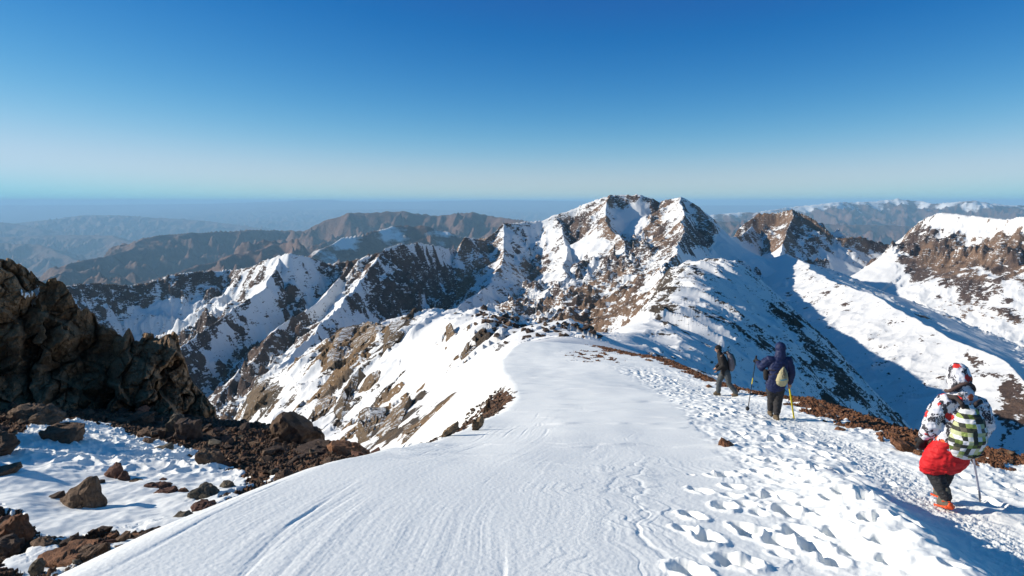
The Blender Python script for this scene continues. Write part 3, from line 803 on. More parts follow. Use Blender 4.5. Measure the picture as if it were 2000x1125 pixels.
    hp = np.exp(-((X - 4.9) / 1.6) ** 2 - ((Y - 43) / 5.0) ** 2) * sstep(.15, .45, fbm(X / .5, Y / 1.2, 4, 105))
    rock = np.maximum(rock, 1.6 * hp - .5)
    # edge below the left brow: red stones
    rock = np.maximum(rock, (sstep(.15, .5, brow_l(Y) - X + .25 * fbm(X / .4, Y / .8, 3, 109)) * sstep(12, 15, Y) * sstep(30, 23, Y) * sstep(2.4, 1.1, brow_l(Y) - X + 1.1 * fbm(X / .7, Y / 1.4, 4, 110))) * 1.7 - .5)
    rm = np.clip(rock + 0.5, 0, 1)
    b1 = blocks2(X / .45 + .2 * fbm(X, Y, 2, 1), Y / .5, 13); b2 = blocks2(X / .17, Y / .19, 14, 1.6); b3 = blocks2(X / .07, Y / .08, 15, 1.8)
    Z = Z + rm * (onB * (0.14 * b1 + 0.05 * b2 + .012 * b3) + (1 - onB) * (0.015 * b1 + 0.03 * b2 + 0.014 * b3))
    # snow of the bench: soft hollows
    sn = onB * (1 - rm)
    Z = Z + sn * (0.10 * fbm(X / 1.6, Y / 2.2, 4, 106) + 0.13 * sstep(20, 24, Y) * (ridged(X / .75, Y / .8, 2, 107) - .7) + 0.05)
    return Z, rock


def build_ground():
    global FOOTP, PATCH_W, BITS_W
    FOOTP = foot_points()
    bfn = lambda x, y: _bench(x, y)
    PATCH_W = [hit(a, b, bfn, 8) for a, b in SNOW_PATCH]
    BITS_W = [[hit(a, b, bfn, 8) for a, b in p] for p in SNOW_BITS]
    X, Y = polar_grid(-0.95, 0.80, 1750, 2.6, 72, 1250)
    Z, zc = G0(X, Y)
    Z, rock = extra(X, Y, Z, zc)
    co = np.stack([X, Y, Z], -1).reshape(-1, 3)
    q = grid_quads(*X.shape)
    tx = trail_x(Y)
    m, nt = new_mat('summit_snow_and_stones'); t = NT(nt); p = t.pos()
    at = t.n('ShaderNodeAttribute', attribute_name='rock').outputs['Fac']
    n1 = t.noise(5.0, 6, 0.65, p); n2 = t.noise(40.0, 4, 0.6, p); n3 = t.noise(1.3, 5, 0.6, p); n4 = t.noise(160.0, 3, 0.6, p)
    s = t.math('ADD', at, t.math('MULTIPLY', t.math('SUBTRACT', n1, 0.5), 1.1))
    s = t.math('ADD', s, t.math('MULTIPLY', t.math('SUBTRACT', n2, 0.5), 0.9))
    mask = t.maprange(s, 0.08, 0.22)
    vo = t.n('ShaderNodeTexVoronoi'); vo.inputs['Scale'].default_value = 7.0; t.l(p, vo.inputs['Vector'])
    cell = t.n('ShaderNodeSeparateColor'); t.l(vo.outputs['Color'], cell.inputs[0])
    rc = t.ramp(cell.outputs[0], [(0.0, (0.075, 0.040, 0.026)), (0.35, (0.15, 0.078, 0.046)), (0.7, (0.22, 0.115, 0.065)), (1.0, (0.18, 0.13, 0.09))])
    rc = t.mix(t.maprange(n1, 0.3, 0.75), rc, (0.045, 0.028, 0.020))
    wx = t.n('ShaderNodeSeparateXYZ'); t.l(p, wx.inputs[0])
    red = t.maprange(wx.outputs[0], 2.0, 6.0)
    rc = t.mix(t.math('MULTIPLY', red, 0.45), rc, (0.30, 0.135, 0.07))
    sc = t.mix(t.maprange(n3, 0.3, 0.7), (0.87, 0.885, 0.86), (0.90, 0.915, 0.885))
    col = t.mix(mask, sc, rc)
    b1 = t.bump(n4, 0.10, 0.01); b1 = t.bump(n2, 0.12, 0.02, b1)
    b2 = t.bump(n2, 0.8, 0.03, t.bump(vo.outputs['Distance'], 0.8, 0.06))
    vm = t.n('ShaderNodeMix', data_type='VECTOR'); t.l(mask, vm.inputs[0]); t.l(b1, vm.inputs[4]); t.l(b2, vm.inputs[5])
    t.bsdf(col, 0.75, vm.outputs[1], 0.12)
    at_ = {'rock': rock.reshape(-1)}
    zq = zc.reshape(-1)[q[:, 0]]
    o = submesh('snow_slope', co, q, zq >= 0, m, at_)
    tag(o, 'wind grooved snowy crest with deep footprints and a trodden path', 'ground', kind='structure')
    o = submesh('ground', co, q, zq < 0, m, at_)
    tag(o, 'lower bench of snow and brown broken stones left of the crest', 'ground', kind='structure')
    # what lies behind and beside the camera, coarse
    Xb, Yb = np.meshgrid(np.linspace(-14, 16, 80), np.linspace(-12, 3.2, 60))
    Zb = G0(Xb, np.maximum(Yb, -3.9))[0] - .03 - 0.0 * Xb
    Zb = np.where(Yb < -3.9, Zb + 0.1 * (-3.9 - Yb), Zb)
    me = mesh_from('snow_slope', np.stack([Xb, Yb, Zb], -1).reshape(-1, 3), grid_quads(*Xb.shape))
    attr(me, 'rock', np.full(Xb.size, -1.0))
    o = link_mesh('snow_slope', me, m); tag(o, 'snow behind the viewpoint', 'ground', kind='structure')
    return X, Y, Z, rock


# exact ground height lookup on the built grid
class Ground:
    def __init__(self, X, Y, Z):
        self.Z = Z; self.nr, self.nc = Z.shape
        self.u0, self.u1 = X[0, 0] / Y[0, 0], X[0, -1] / Y[0, -1]
        self.l0, self.l1 = math.log(Y[0, 0]), math.log(Y[-1, 0])
    def __call__(self, x, y):
        j = (x / y - self.u0) / (self.u1 - self.u0) * (self.nc - 1)
        i = (math.log(max(y, .1)) - self.l0) / (self.l1 - self.l0) * (self.nr - 1)
        j = min(max(j, 0), self.nc - 1.001); i = min(max(i, 0), self.nr - 1.001)
        a, b = int(i), int(j); f, g = i - a, j - b
        Z = self.Z
        return float((Z[a, b] * (1 - g) + Z[a, b + 1] * g) * (1 - f) + (Z[a + 1, b] * (1 - g) + Z[a + 1, b + 1] * g) * f)
# ------------------------------------------------------------------ rock crag, boulders, stones
def mat_rock(name, cols, scale=3.0, bump=0.03, dark=0.45, snow=False):
    m, nt = new_mat(name); t = NT(nt); p = t.pos()
    n1 = t.noise(scale, 8, 0.65, p, 0.5); n2 = t.noise(scale * 6, 5, 0.7, p); n3 = t.noise(scale * 0.35, 4, 0.6, p)
    oi = t.n('ShaderNodeObjectInfo').outputs['Random']
    rc = t.ramp(t.math('ADD', t.math('MULTIPLY', n3, 0.6), t.math('MULTIPLY', oi, 0.4)), [(0.2, cols[0]), (0.5, cols[1]), (0.8, cols[2])])
    rc = t.mix(t.maprange(n1, 0.35, 0.7, 0, 0.75), rc, tuple(c * dark for c in cols[0]))
    rc = t.mix(t.maprange(n2, 0.5, 0.8, 0, 0.5), rc, cols[2])
    vo = t.n('ShaderNodeTexVoronoi', feature='DISTANCE_TO_EDGE'); vo.inputs['Scale'].default_value = scale * 1.2
    mp = t.n('ShaderNodeMapping'); mp.inputs['Scale'].default_value = (1.4, 1.4, 0.45); mp.inputs['Rotation'].default_value = (0.1, 0.35, 0.3)
    ad = t.n('ShaderNodeVectorMath', operation='ADD'); t.l(p, ad.inputs[0])
    nn = t.n('ShaderNodeTexNoise'); nn.inputs['Scale'].default_value = scale * .8; t.l(p, nn.inputs['Vector'])
    sc_ = t.n('ShaderNodeVectorMath', operation='SCALE'); t.l(nn.outputs['Color'], sc_.inputs[0]); sc_.inputs['Scale'].default_value = 0.9 / scale
    t.l(sc_.outputs[0], ad.inputs[1]); t.l(ad.outputs[0], mp.inputs['Vector']); t.l(mp.outputs[0], vo.inputs['Vector'])
    crack = t.maprange(vo.outputs['Distance'], 0.0, 0.05)
    h = t.math('ADD', t.math('MULTIPLY', n1, 1.0), t.math('MULTIPLY', n2, 0.5))
    h = t.math('ADD', h, t.math('MULTIPLY', crack, 0.5))
    if snow:      # snow clinging to the flatter, left-leaning ledges
        g = t.n('ShaderNodeSeparateXYZ'); t.l(t.n('ShaderNodeNewGeometry').outputs['Normal'], g.inputs[0])
        k = t.math('ADD', g.outputs[2], t.math('MULTIPLY', t.math('SUBTRACT', n1, 0.5), 1.9))
        k = t.math('ADD', k, t.math('MULTIPLY', t.math('SUBTRACT', n2, 0.5), 1.2))
        rc = t.mix(t.maprange(k, 0.94, 1.03), rc, (.74, .75, .75))
    t.bsdf(rc, 0.85, t.bump(h, 0.9, bump), 0.2)
    return m


def build_crag():
    C = [(-420, 470), (-300, 500), (-200, 480), (-100, 500), (-40, 498), (0, 505), (25, 512), (50, 521), (72, 540), (84, 546), (92, 549), (108, 546), (122, 553), (133, 570), (150, 592), (158, 612), (170, 606), (182, 606), (192, 628), (208, 642),
         (228, 646), (240, 658), (252, 645), (262, 660), (272, 668), (280, 655), (300, 656), (312, 663), (322, 654), (338, 650), (348, 660), (356, 690), (366, 715), (374, 745), (384, 752), (396, 762), (408, 785), (420, 800), (434, 840), (450, 880)]
    cx = np.array([c[0] for c in C], float); cy = np.array([c[1] for c in C], float)
    nu, nv = int(900 * Q_), int(420 * Q_)
    px = np.linspace(-420, 450, nu); V = np.linspace(0, 1.45, nv)
    PX, VV = np.meshgrid(px, V)
    top = np.interp(PX, cx, cy)
    d0 = 37 + 3.5 * sstep(430, -100, PX) * 0 + np.interp(PX, [-420, 0, 200, 450], [33, 36.0, 38.5, 41])
    d0 = d0 - 37
    base = 905.0
    v = np.clip(VV, 0, 1); back = np.clip(VV - 1, 0, 1)
    py = base + (top - base) * v
    dist = d0 + 0.9 * v * 2.4
    # real positions
    Xc = (PX - 1000) / F * (d0 + 1.2); Zc = -(py - HZ) / F * (d0 + 1.2)
    b1 = blocks2((Xc - 0.32 * Zc) / 2.1 + 0.35 * fbm(Xc / 2, Zc / 2, 3, 200), (Zc + .15 * Xc) / 4.0, 21, 1.4)
    b2 = blocks2((Xc - 0.25 * Zc) / .75 + 0.3 * fbm(Xc, Zc, 3, 201), Zc / 1.5, 22, 1.5)
    b3 = blocks2(Xc / .3 + .3 * fbm(Xc * 2, Zc * 2, 2, 202), Zc / .5, 23, 1.2)
    big = fbm(Xc / 4.5, Zc / 6, 3, 203)
    rel = 1.15 * b1 + 0.42 * b2 + 0.12 * b3 + 1.3 * big + 0.12 * fbm(Xc / .2, Zc / .2, 3, 204)
    ja = (Xc * .85 + Zc * .5) / 1.7 + .35 * fbm(Xc / 2.5, Zc / 2.5, 3, 220); sawj = ja - np.floor(ja)
    jb = (Xc * .3 - Zc * .9) / 2.9 + .3 * fbm(Xc / 3, Zc / 3, 3, 221); sawk = jb - np.floor(jb)
    rel = rel + 0.75 * (np.where(sawj < .88, sawj / .88, (1 - sawj) / .12) - .5) + 0.45 * (np.where(sawk < .9, sawk / .9, (1 - sawk) / .1) - .5)
    dd = dist - rel * (0.35 + 0.65 * np.sin(np.pi * np.clip(v, 0, 1) * 0.9)) + back * 14
    # scree apron at the foot comes forward
    dd = dd - 2.0 * (1 - sstep(0.0, 0.45, v))
    X = (PX - 1000) / F * dd
    Z = -(py - HZ) / F * dd
    Z = Z - back * 16 - 0.0
    Z = Z + 0.25 * np.clip(b2, -.6, .6) * np.exp(-((VV - 1) / .03) ** 2)
    co = np.stack([X, dd, Z], -1).reshape(-1, 3)
    o = bpy.data.objects.new('rock_outcrop', None); COL.objects.link(o); o.location = (-22, 37, -14)
    tag(o, 'big dark shaded crag of jagged brown rock rising at the left edge', 'rock outcrop')
    me = mesh_from('crag', co - np.array([-22, 37, -14]), grid_quads(*X.shape))
    m = mat_rock('dark_crag_rock', [(0.19, 0.122, 0.074), (0.29, 0.188, 0.108), (0.43, 0.30, 0.185)], 1.6, 0.10, 0.6)
    ob = link_mesh('crag', me, m, o)
    me.polygons.foreach_set('use_smooth', np.zeros(len(me.polygons), dtype=bool))
    # snow caught in the notch between two blocks
    W = [(40, 568), (58, 572), (70, 566), (80, 556), (76, 585), (68, 604), (58, 592)]
    sd = poly_mask(PX + 5 * fbm(PX / 9, VV * 30, 3, 210), py + 5 * fbm(PX / 9, VV * 30, 3, 211), W)
    q = grid_quads(*X.shape); sel = (sd.reshape(-1)[q].min(axis=1) > 0)
    if sel.any():
        ms, nt = new_mat('snow_lodged'); NT(nt).bsdf((.86, .87, .88), .8)
        off = co - np.array([-22, 37, -14]) + np.array([0, -.10, .05])
        qs = q[sel]; used, inv = np.unique(qs, return_inverse=True)
        link_mesh('snow_patch', mesh_from('snow_patch', off[used], inv.reshape(qs.shape)), ms, o)


def rough_hull(pts, seed, cuts=2, amp=0.05, bev=0.04):
    """angular stone: convex hull, softened edges, small surface relief"""
    bm = bmesh.new()
    for p in pts: bm.verts.new(p)
    r = bmesh.ops.convex_hull(bm, input=bm.verts)
    bmesh.ops.delete(bm, geom=[g for g in set(r['geom_interior'] + r['geom_unused']) if isinstance(g, bmesh.types.BMVert)], context='VERTS')
    bmesh.ops.dissolve_limit(bm, angle_limit=0.18, verts=bm.verts, edges=bm.edges)
    size = max((v.co.length for v in bm.verts), default=1)
    if bev: bmesh.ops.bevel(bm, geom=list(bm.edges), offset=bev * size, segments=1, affect='EDGES', profile=0.6)
    bmesh.ops.triangulate(bm, faces=bm.faces)
    if cuts: 
        bmesh.ops.subdivide_edges(bm, edges=bm.edges, cuts=cuts, use_grid_fill=True)
        bmesh.ops.triangulate(bm, faces=bm.faces)
    me = bpy.data.meshes.new('stone'); bm.to_mesh(me); bm.free()
    n = len(me.vertices); co = np.empty(n * 3); me.vertices.foreach_get('co', co); co = co.reshape(-1, 3)
    s = size
    # split into angular facets, like fractured stone
    q = np.floor(co / s * 2.6 + 40 + 0.6 * perlin3(co[:, 0] / s * 1.5 + seed, co[:, 1] / s * 1.5, co[:, 2] / s * 1.5, 9)[:, None]).astype(int)
    hsh = RND[(PERM[(PERM[(q[:, 0] + int(seed * 7)) & 1023] + q[:, 1]) & 1023] + q[:, 2]) & 1023]
    d = 1.6 * (hsh - .5) * (1 if cuts > 1 else .4) + perlin3(co[:, 0] / s * 2.2 + seed, co[:, 1] / s * 2.2, co[:, 2] / s * 2.2, 3) + .5 * perlin3(co[:, 0] / s * 5 + seed, co[:, 1] / s * 5, co[:, 2] / s * 5, 4) + .25 * perlin3(co[:, 0] / s * 11 + seed, co[:, 1] / s * 11, co[:, 2] / s * 11, 5)
    ln = np.linalg.norm(co, axis=1)[:, None] + 1e-6
    co = co * (1 + amp * d[:, None] * s / ln)
    me.vertices.foreach_set('co', co.ravel()); me.update()
    return me


def stone_points(rng, sx=1.0, sy=0.8, sz=0.6, n=13):
    out = []
    for _ in range(n):
        v = Vector((rng.gauss(0, 1), rng.gauss(0, 1), rng.gauss(0, 1))).normalized()
        k = max(abs(v.x), abs(v.y), abs(v.z)) ** 0.6
        out.append(Vector((v.x / k * sx, v.y / k * sy, v.z / k * sz)) * rng.uniform(.8, 1.05))
    return out


# traced boulders: outline in the photo, thickness factor, label, colour key
BOULD = [
    ([(86, 845), (92, 834), (115, 836), (130, 831), (164, 833), (160, 852), (154, 866), (120, 860), (95, 858)], .8, 'long flat dark boulder lying in the snow below the crag', 'b'),
    ([(-60, 850), (-10, 843), (20, 852), (34, 868), (20, 880), (-5, 892), (-60, 895)], .8, 'brown boulder cut off by the left edge below the crag', 'b'),
    ([(-40, 918), (0, 915), (32, 911), (30, 922), (10, 932), (-40, 935)], .8, 'low brown slab at the left edge above the snow field', 'b'),
    ([(118, 975), (135, 958), (165, 938), (181, 934), (184, 950), (192, 972), (207, 987), (175, 991), (140, 985)], .5, 'big brown fin shaped boulder leaning left in the middle of the snow', 'b'),
    ([(88, 972), (105, 965), (122, 960), (124, 975), (110, 978), (92, 977)], .8, 'low dark slab touching the left foot of the fin shaped boulder', 'd'),
    ([(203, 926), (214, 918), (226, 904), (236, 906), (240, 920), (234, 934), (212, 930)], .7, 'reddish pointed rock with twin tips above the fin shaped boulder', 'r'),
    ([(232, 932), (240, 918), (250, 924), (255, 938), (243, 940)], .8, 'small reddish stone against the right side of the twin tipped rock', 'r'),
    ([(-6, 1040), (12, 1020), (30, 1010), (42, 1004), (52, 1022), (62, 1035), (60, 1058), (35, 1062), (0, 1050)], .9, 'sunlit orange brown block at the lower left edge', 'o'),
    ([(-20, 1052), (20, 1048), (38, 1060), (36, 1078), (-20, 1080)], .9, 'dark brown stone tucked below the sunlit orange block', 'd'),
    ([(60, 1060), (78, 1050), (100, 1053), (114, 1066), (105, 1078), (70, 1078)], .8, 'rounded brown stone right of the orange block', 'b'),
    ([(112, 1068), (122, 1055), (150, 1043), (153, 1060), (146, 1074), (118, 1076)], .8, 'dark pointed stone with upright tip near the bottom left', 'd'),
    ([(74, 1092), (90, 1080), (150, 1077), (215, 1070), (208, 1084), (150, 1094), (95, 1097)], .7, 'long low brown slab stretched along the bottom left snow', 'o'),
    ([(152, 1098), (160, 1078), (186, 1066), (208, 1062), (212, 1078), (204, 1098), (188, 1104)], .8, 'angular grey brown block at the right end of the long low slab', 'b'),
    ([(58, 1110), (64, 1096), (76, 1092), (86, 1104), (84, 1122), (66, 1126)], .9, 'grey brown lumpy stone at the very bottom left', 'g'),
    ([(207, 1056), (210, 1044), (225, 1041), (228, 1052), (220, 1060)], .9, 'small orange cube like stone above the angular block', 'o'),
    ([(222, 1058), (240, 1046), (253, 1040), (250, 1050), (232, 1066)], .8, 'thin tilted splinter beside the small orange stone', 'b'),
    ([(262, 1050), (275, 1042), (288, 1038), (314, 1050), (290, 1054)], .8, 'low dark ridge shaped stone beside the edge of the snow crest', 'd'),
    ([(370, 968), (378, 955), (392, 949), (404, 951), (424, 962), (428, 972), (410, 978), (375, 973)], .8, 'grey speckled lumpy boulder in the right part of the snow field', 'g'),
    ([(383, 892), (385, 882), (402, 878), (428, 884), (436, 897), (432, 912), (412, 915), (390, 902)], .8, 'squarish brown block at the right rim of the snow field', 'b'),
    ([(372, 990), (385, 980), (410, 979), (428, 990), (420, 998), (385, 997)], .8, 'low dark reddish stone below the grey speckled boulder', 'r'),
    ([(397, 1004), (408, 997), (428, 999), (426, 1006), (400, 1010)], .8, 'flat brown stone nearest to the edge of the smooth snow crest', 'b'),
    ([(338, 1010), (346, 1002), (362, 1002), (380, 1012), (360, 1016)], .8, 'small speckled stone lying alone low in the snow field', 'g'),
    ([(296, 965), (310, 957), (340, 954), (345, 962), (330, 968), (305, 970)], .7, 'flat reddish stone between the fin boulder and the speckled boulder', 'r'),
    ([(280, 953), (290, 944), (318, 944), (334, 950), (325, 956), (290, 958)], .7, 'long low reddish stone just above the flat reddish one', 'r'),
    ([(346, 964), (352, 954), (364, 953), (370, 964), (360, 968)], .9, 'small bright orange stone left of the speckled boulder', 'o'),
    ([(264, 957), (267, 948), (280, 949), (284, 957)], .8, 'small black stone left of the long low reddish stone', 'd'),
    ([(307, 942), (314, 934), (324, 935), (327, 942)], .8, 'small pointed stone in the middle of the sunlit snow', 'r'),
    ([(246, 943), (256, 938), (282, 940), (278, 944)], .7, 'thin flat stone right of the twin tipped reddish rock', 'b'),
    ([(430, 950), (436, 940), (452, 942), (462, 956), (448, 960)], .8, 'brown stone where snow meets rubble on the right', 'g'),
    ([(276, 864), (282, 856), (298, 858), (303, 866), (285, 868)], .8, 'brown stone in the dimpled snow under the rubble slope', 'b'),
    ([(296, 876), (312, 872), (330, 868), (338, 878), (320, 881)], .8, 'pair of low lumps half sunk in the dimpled snow', 'g'),
    ([(180, 946), (186, 938), (200, 939), (203, 946)], .8, 'black stone right behind the tip of the fin boulder', 'd'),
    ([(270, 842), (290, 834), (320, 842), (322, 856), (302, 855), (280, 848)], .7, 'brown ledge rock left of the hollow grey boulder', 'b'),
    ([(318, 850), (330, 822), (340, 808), (355, 812), (362, 830), (350, 852), (322, 855)], .6, 'grey sharp topped boulder at the edge of the rubble', 'g'),
    ([(338, 856), (350, 822), (372, 816), (394, 822), (396, 862), (372, 858)], .8, 'dark upright boulder right of the grey sharp topped one', 'd'),
    ([(530, 836), (540, 815), (550, 808), (562, 812), (600, 832), (630, 850), (632, 862), (600, 866), (545, 852)], .6, 'large brown pyramid shaped rock on the far rim of the bench', 'b'),
    ([(575, 878), (600, 872), (640, 870), (672, 880), (664, 890), (600, 890)], .7, 'flat brown slab right of the pyramid shaped rock', 'd'),
    ([(250, 818), (268, 806), (296, 808), (300, 822), (262, 828)], .8, 'brown angular block below the middle of the crag', 'b'),
    ([(20, 806), (30, 794), (60, 790), (90, 800), (120, 818), (90, 828), (40, 824)], .7, 'broad flat rock at the foot of the crag on the left', 'b'),
    ([(-30, 772), (0, 762), (40, 764), (62, 776), (50, 788), (-30, 790)], .7, 'wide slab lying against the crag at the left edge', 'd'),
    ([(180, 790), (200, 778), (228, 782), (226, 796), (196, 800)], .8, 'blocky rock at the foot of the crag between rubble', 'b'),
    ([(534, 936), (540, 924), (556, 922), (572, 932), (560, 940)], .8, 'brown stone lying at the edge of the snow crest below the pyramid rock', 'b'),
    ([(640, 872), (652, 862), (690, 868), (720, 884), (700, 892), (655, 888)], .7, 'long brown rock where the bench ends beside the white face', 'o'),
]
TOPB = [
    ([(1401, 876), (1404, 864), (1412, 860), (1424, 862), (1437, 872), (1441, 878), (1420, 880), (1405, 880)], .8, 'brown angular stone alone in the snow left of the footpath', 'o'),
    ([(1388, 863), (1392, 861), (1410, 861), (1411, 864), (1392, 865)], .8, 'thin flat stone plate balanced on the lone brown stone', 'b'),
    ([(1742, 868), (1746, 858), (1768, 860), (1790, 872), (1786, 882), (1760, 878)], .8, 'larger red brown stone lying in front of the rubble rim', 'o'),
    ([(1783, 888), (1787, 878), (1803, 880), (1806, 890), (1795, 893)], .9, 'small red stone left of the hiker in red trousers', 'o'),
    ([(1952, 934), (1962, 928), (1984, 934), (1980, 940), (1960, 938)], .8, 'flat red stone in the snow by the right edge', 'o'),
    ([(1629, 838), (1636, 834), (1652, 838), (1648, 843), (1632, 842)], .8, 'flat red stone beside the path ahead of the last hiker', 'o'),
    ([(1652, 836), (1658, 832), (1672, 836), (1668, 841)], .8, 'small stone just right of the flat red stone by the path', 'o'),
    ([(1605, 824), (1609, 820), (1617, 824), (1612, 828)], .8, 'tiny stone in the path near the blue jacketed hiker', 'o'),
    ([(1377, 754), (1384, 751), (1392, 755), (1385, 757)], .8, 'tiny brown stone left of the farthest hiker', 'o'),
    ([(1422, 889), (1426, 886), (1431, 888), (1427, 891)], .9, 'pebble in front of the lone brown stone', 'd'),
]
OUTC = [
    ([(475, 824), (490, 770), (510, 745), (535, 736), (550, 738), (548, 760), (520, 790), (495, 822)], 'tan rocky spur closing the lower left corner of the white face'),
    ([(700, 885), (706, 802), (716, 795), (752, 800), (746, 830), (722, 862), (702, 895)], 'large dark rock pillar at the bottom of the white face'),
    ([(738, 852), (748, 820), (780, 790), (800, 772), (802, 795), (778, 840), (748, 858)], 'tan slanting rock rib right of the dark pillar'),
    ([(786, 866), (788, 834), (800, 826), (815, 833), (824, 842), (806, 868)], 'dark hollowed rock at the lower right of the white face'),
    ([(612, 842), (625, 792), (632, 752), (642, 745), (652, 790), (642, 830), (618, 852)], 'narrow tan rib running down the left part of the white face'),
    ([(640, 752), (646, 690), (656, 652), (672, 640), (692, 640), (674, 690), (660, 737)], 'tall tan buttress high on the left of the white face'),
    ([(680, 682), (690, 650), (718, 628), (746, 634), (736, 655), (702, 690)], 'dark topped crag at the upper rim of the white face'),
    ([(745, 692), (752, 650), (765, 630), (792, 624), (782, 650), (760, 682)], 'leaning tan crag right of the dark topped one on the rim'),
    ([(869, 690), (871, 640), (879, 632), (890, 655), (896, 670), (882, 688)], 'upright tan rock tooth standing in the upper white face'),
    ([(899, 708), (904, 690), (914, 664), (933, 670), (916, 695), (906, 712)], 'slanted tan rock right of the upright tooth'),
    ([(972, 693), (973, 671), (986, 673)], 'small wedge shaped rock just under the crest of the white face'),
    ([(859, 853), (870, 838), (893, 824), (892, 835), (870, 853)], 'orange slab lying against the lower right edge of the white face'),
    ([(922, 839), (926, 820), (941, 812), (945, 825), (930, 839)], 'round brown rock at the left brow of the snow crest'),
    ([(947, 806), (950, 780), (955, 777), (958, 804)], 'thin upright rock splinter at the left brow of the snow crest'),
    ([(700, 766), (714, 742), (735, 722), (742, 740), (722, 762)], 'small snowy crag in the middle of the white face'),
    ([(655, 800), (672, 770), (700, 722), (710, 735), (690, 790), (668, 835)], 'broken rock rib between the narrow tan rib and the small crag'),
]
RM = {}


def place_outline(ol, thick, fn, d0):
    xs = [p[0] for p in ol]; ys = [p[1] for p in ol]
    cx = (min(xs) + max(xs)) / 2; by = max(ys)
    x, y, z = hit(cx, by - 1, fn, d0)
    d = y + 0.15
    w = (max(xs) - min(xs)) / F * d
    T = w * thick
    rng = random.Random(int(cx * 13 + by))
    c = Vector(((cx - 1000) / F * d, d, -(by - HZ) / F * d))
    cyp = sum(ys) / len(ys)
    pts = []
    for px, py in ol:
        p = Vector(((px - 1000) / F * d, d, -(py - HZ) / F * d))
        pts.append(p - c)
    mid = sum(pts, Vector()) / len(pts)
    out = [p for p in pts]
    for sgn in (-1, 1):
        for p in pts:
            k = rng.uniform(.45, .85)
            q = mid + (p - mid) * k + Vector((rng.uniform(-.08, .08) * w, 0, rng.uniform(-.05, .05) * w)); q.y += sgn * T * 0.5 * rng.uniform(.75, 1.1)
            if q.z < mid.z: q.z = p.z
            out.append(q)
    # root it in the ground
    for p in [p for p in pts if p.z < mid.z]:
        out.append(Vector((p.x * .9, p.y, p.z - 0.12 * w)))
    return c, out, w


def build_boulders():
    RM['d'] = mat_rock('dark_stone', [(0.068, 0.049, 0.041), (0.101, 0.070, 0.054), (0.149, 0.105, 0.078)], 7.0, 0.05)
    RM['b'] = mat_rock('brown_stone', [(0.117, 0.075, 0.052), (0.176, 0.114, 0.075), (0.247, 0.169, 0.111)], 7.0, 0.05)
    RM['r'] = mat_rock('reddish_stone', [(0.125, 0.065, 0.050), (0.188, 0.098, 0.069), (0.250, 0.144, 0.100)], 7.0, 0.05)
    RM['o'] = mat_rock('orange_brown_stone', [(0.188, 0.088, 0.048), (0.275, 0.131, 0.069), (0.350, 0.188, 0.106)], 7.0, 0.05)
    RM['g'] = mat_rock('grey_speckled_stone', [(0.10, 0.085, 0.062), (0.16, 0.135, 0.10), (0.27, 0.23, 0.17)], 9.0, 0.03)
    for L, fn, d0 in ((BOULD, _bench, 8), (TOPB, None, 3)):
        for i, (ol, th, lab, k) in enumerate(L):
            c, pts, w = place_outline(ol, th, fn or (lambda x, y: G0(x, y)[0]), d0)
            me = rough_hull(pts, i * 3.1, 6 if w > .6 else 3, 0.085, 0.008)
            me.name = 'boulder'
            o = link_mesh('boulder' if w > .35 else 'stone', me, RM[k], None, False)
            o.location = c
            tag(o, lab, 'boulder' if w > .35 else 'stone')


def build_outcrops():
    m = mat_rock('tan_outcrop_rock', [(0.10, 0.075, 0.05), (0.20, 0.14, 0.085), (0.30, 0.205, 0.125)], .45, .5, 0.4, True)
    for i, (ol, lab) in enumerate(OUTC):
        xs = [p[0] for p in ol]; ys = [p[1] for p in ol]
        mx, my = sum(xs) / len(xs), sum(ys) / len(ys)
        brow = 'brow' in lab or 'orange slab' in lab
        a = hit(mx, max(ys) - 2) if brow else grid_hit(SHX, SHY, SHZ, mx, my)
        d = a[1]; w = (max(xs) - min(xs)) / F * d
        rng = random.Random(i); c = Vector(a); pts = []
        for k in range(len(ol)):
            px, py = ol[k]
            g = grid_hit(SHX, SHY, SHZ, px, py)
            dd = d if brow else min(max(g[1], d * .9), d * 1.1)
            p = Vector(P(px, py, dd)) - c
            pts += [p, p * .96 + Vector((.10 * w, .25 * w, -.15 * w)), p * rng.uniform(.45, .8) + Vector((-.10 * w, -.22 * w, .03 * w))]
        me = rough_hull(pts, i * 2.3, 9, 0.10, 0.0); me.name = 'outcrop'
        o = link_mesh('rock_outcrop', me, m, None, False); o.location = c
        tag(o, lab, 'rock outcrop')


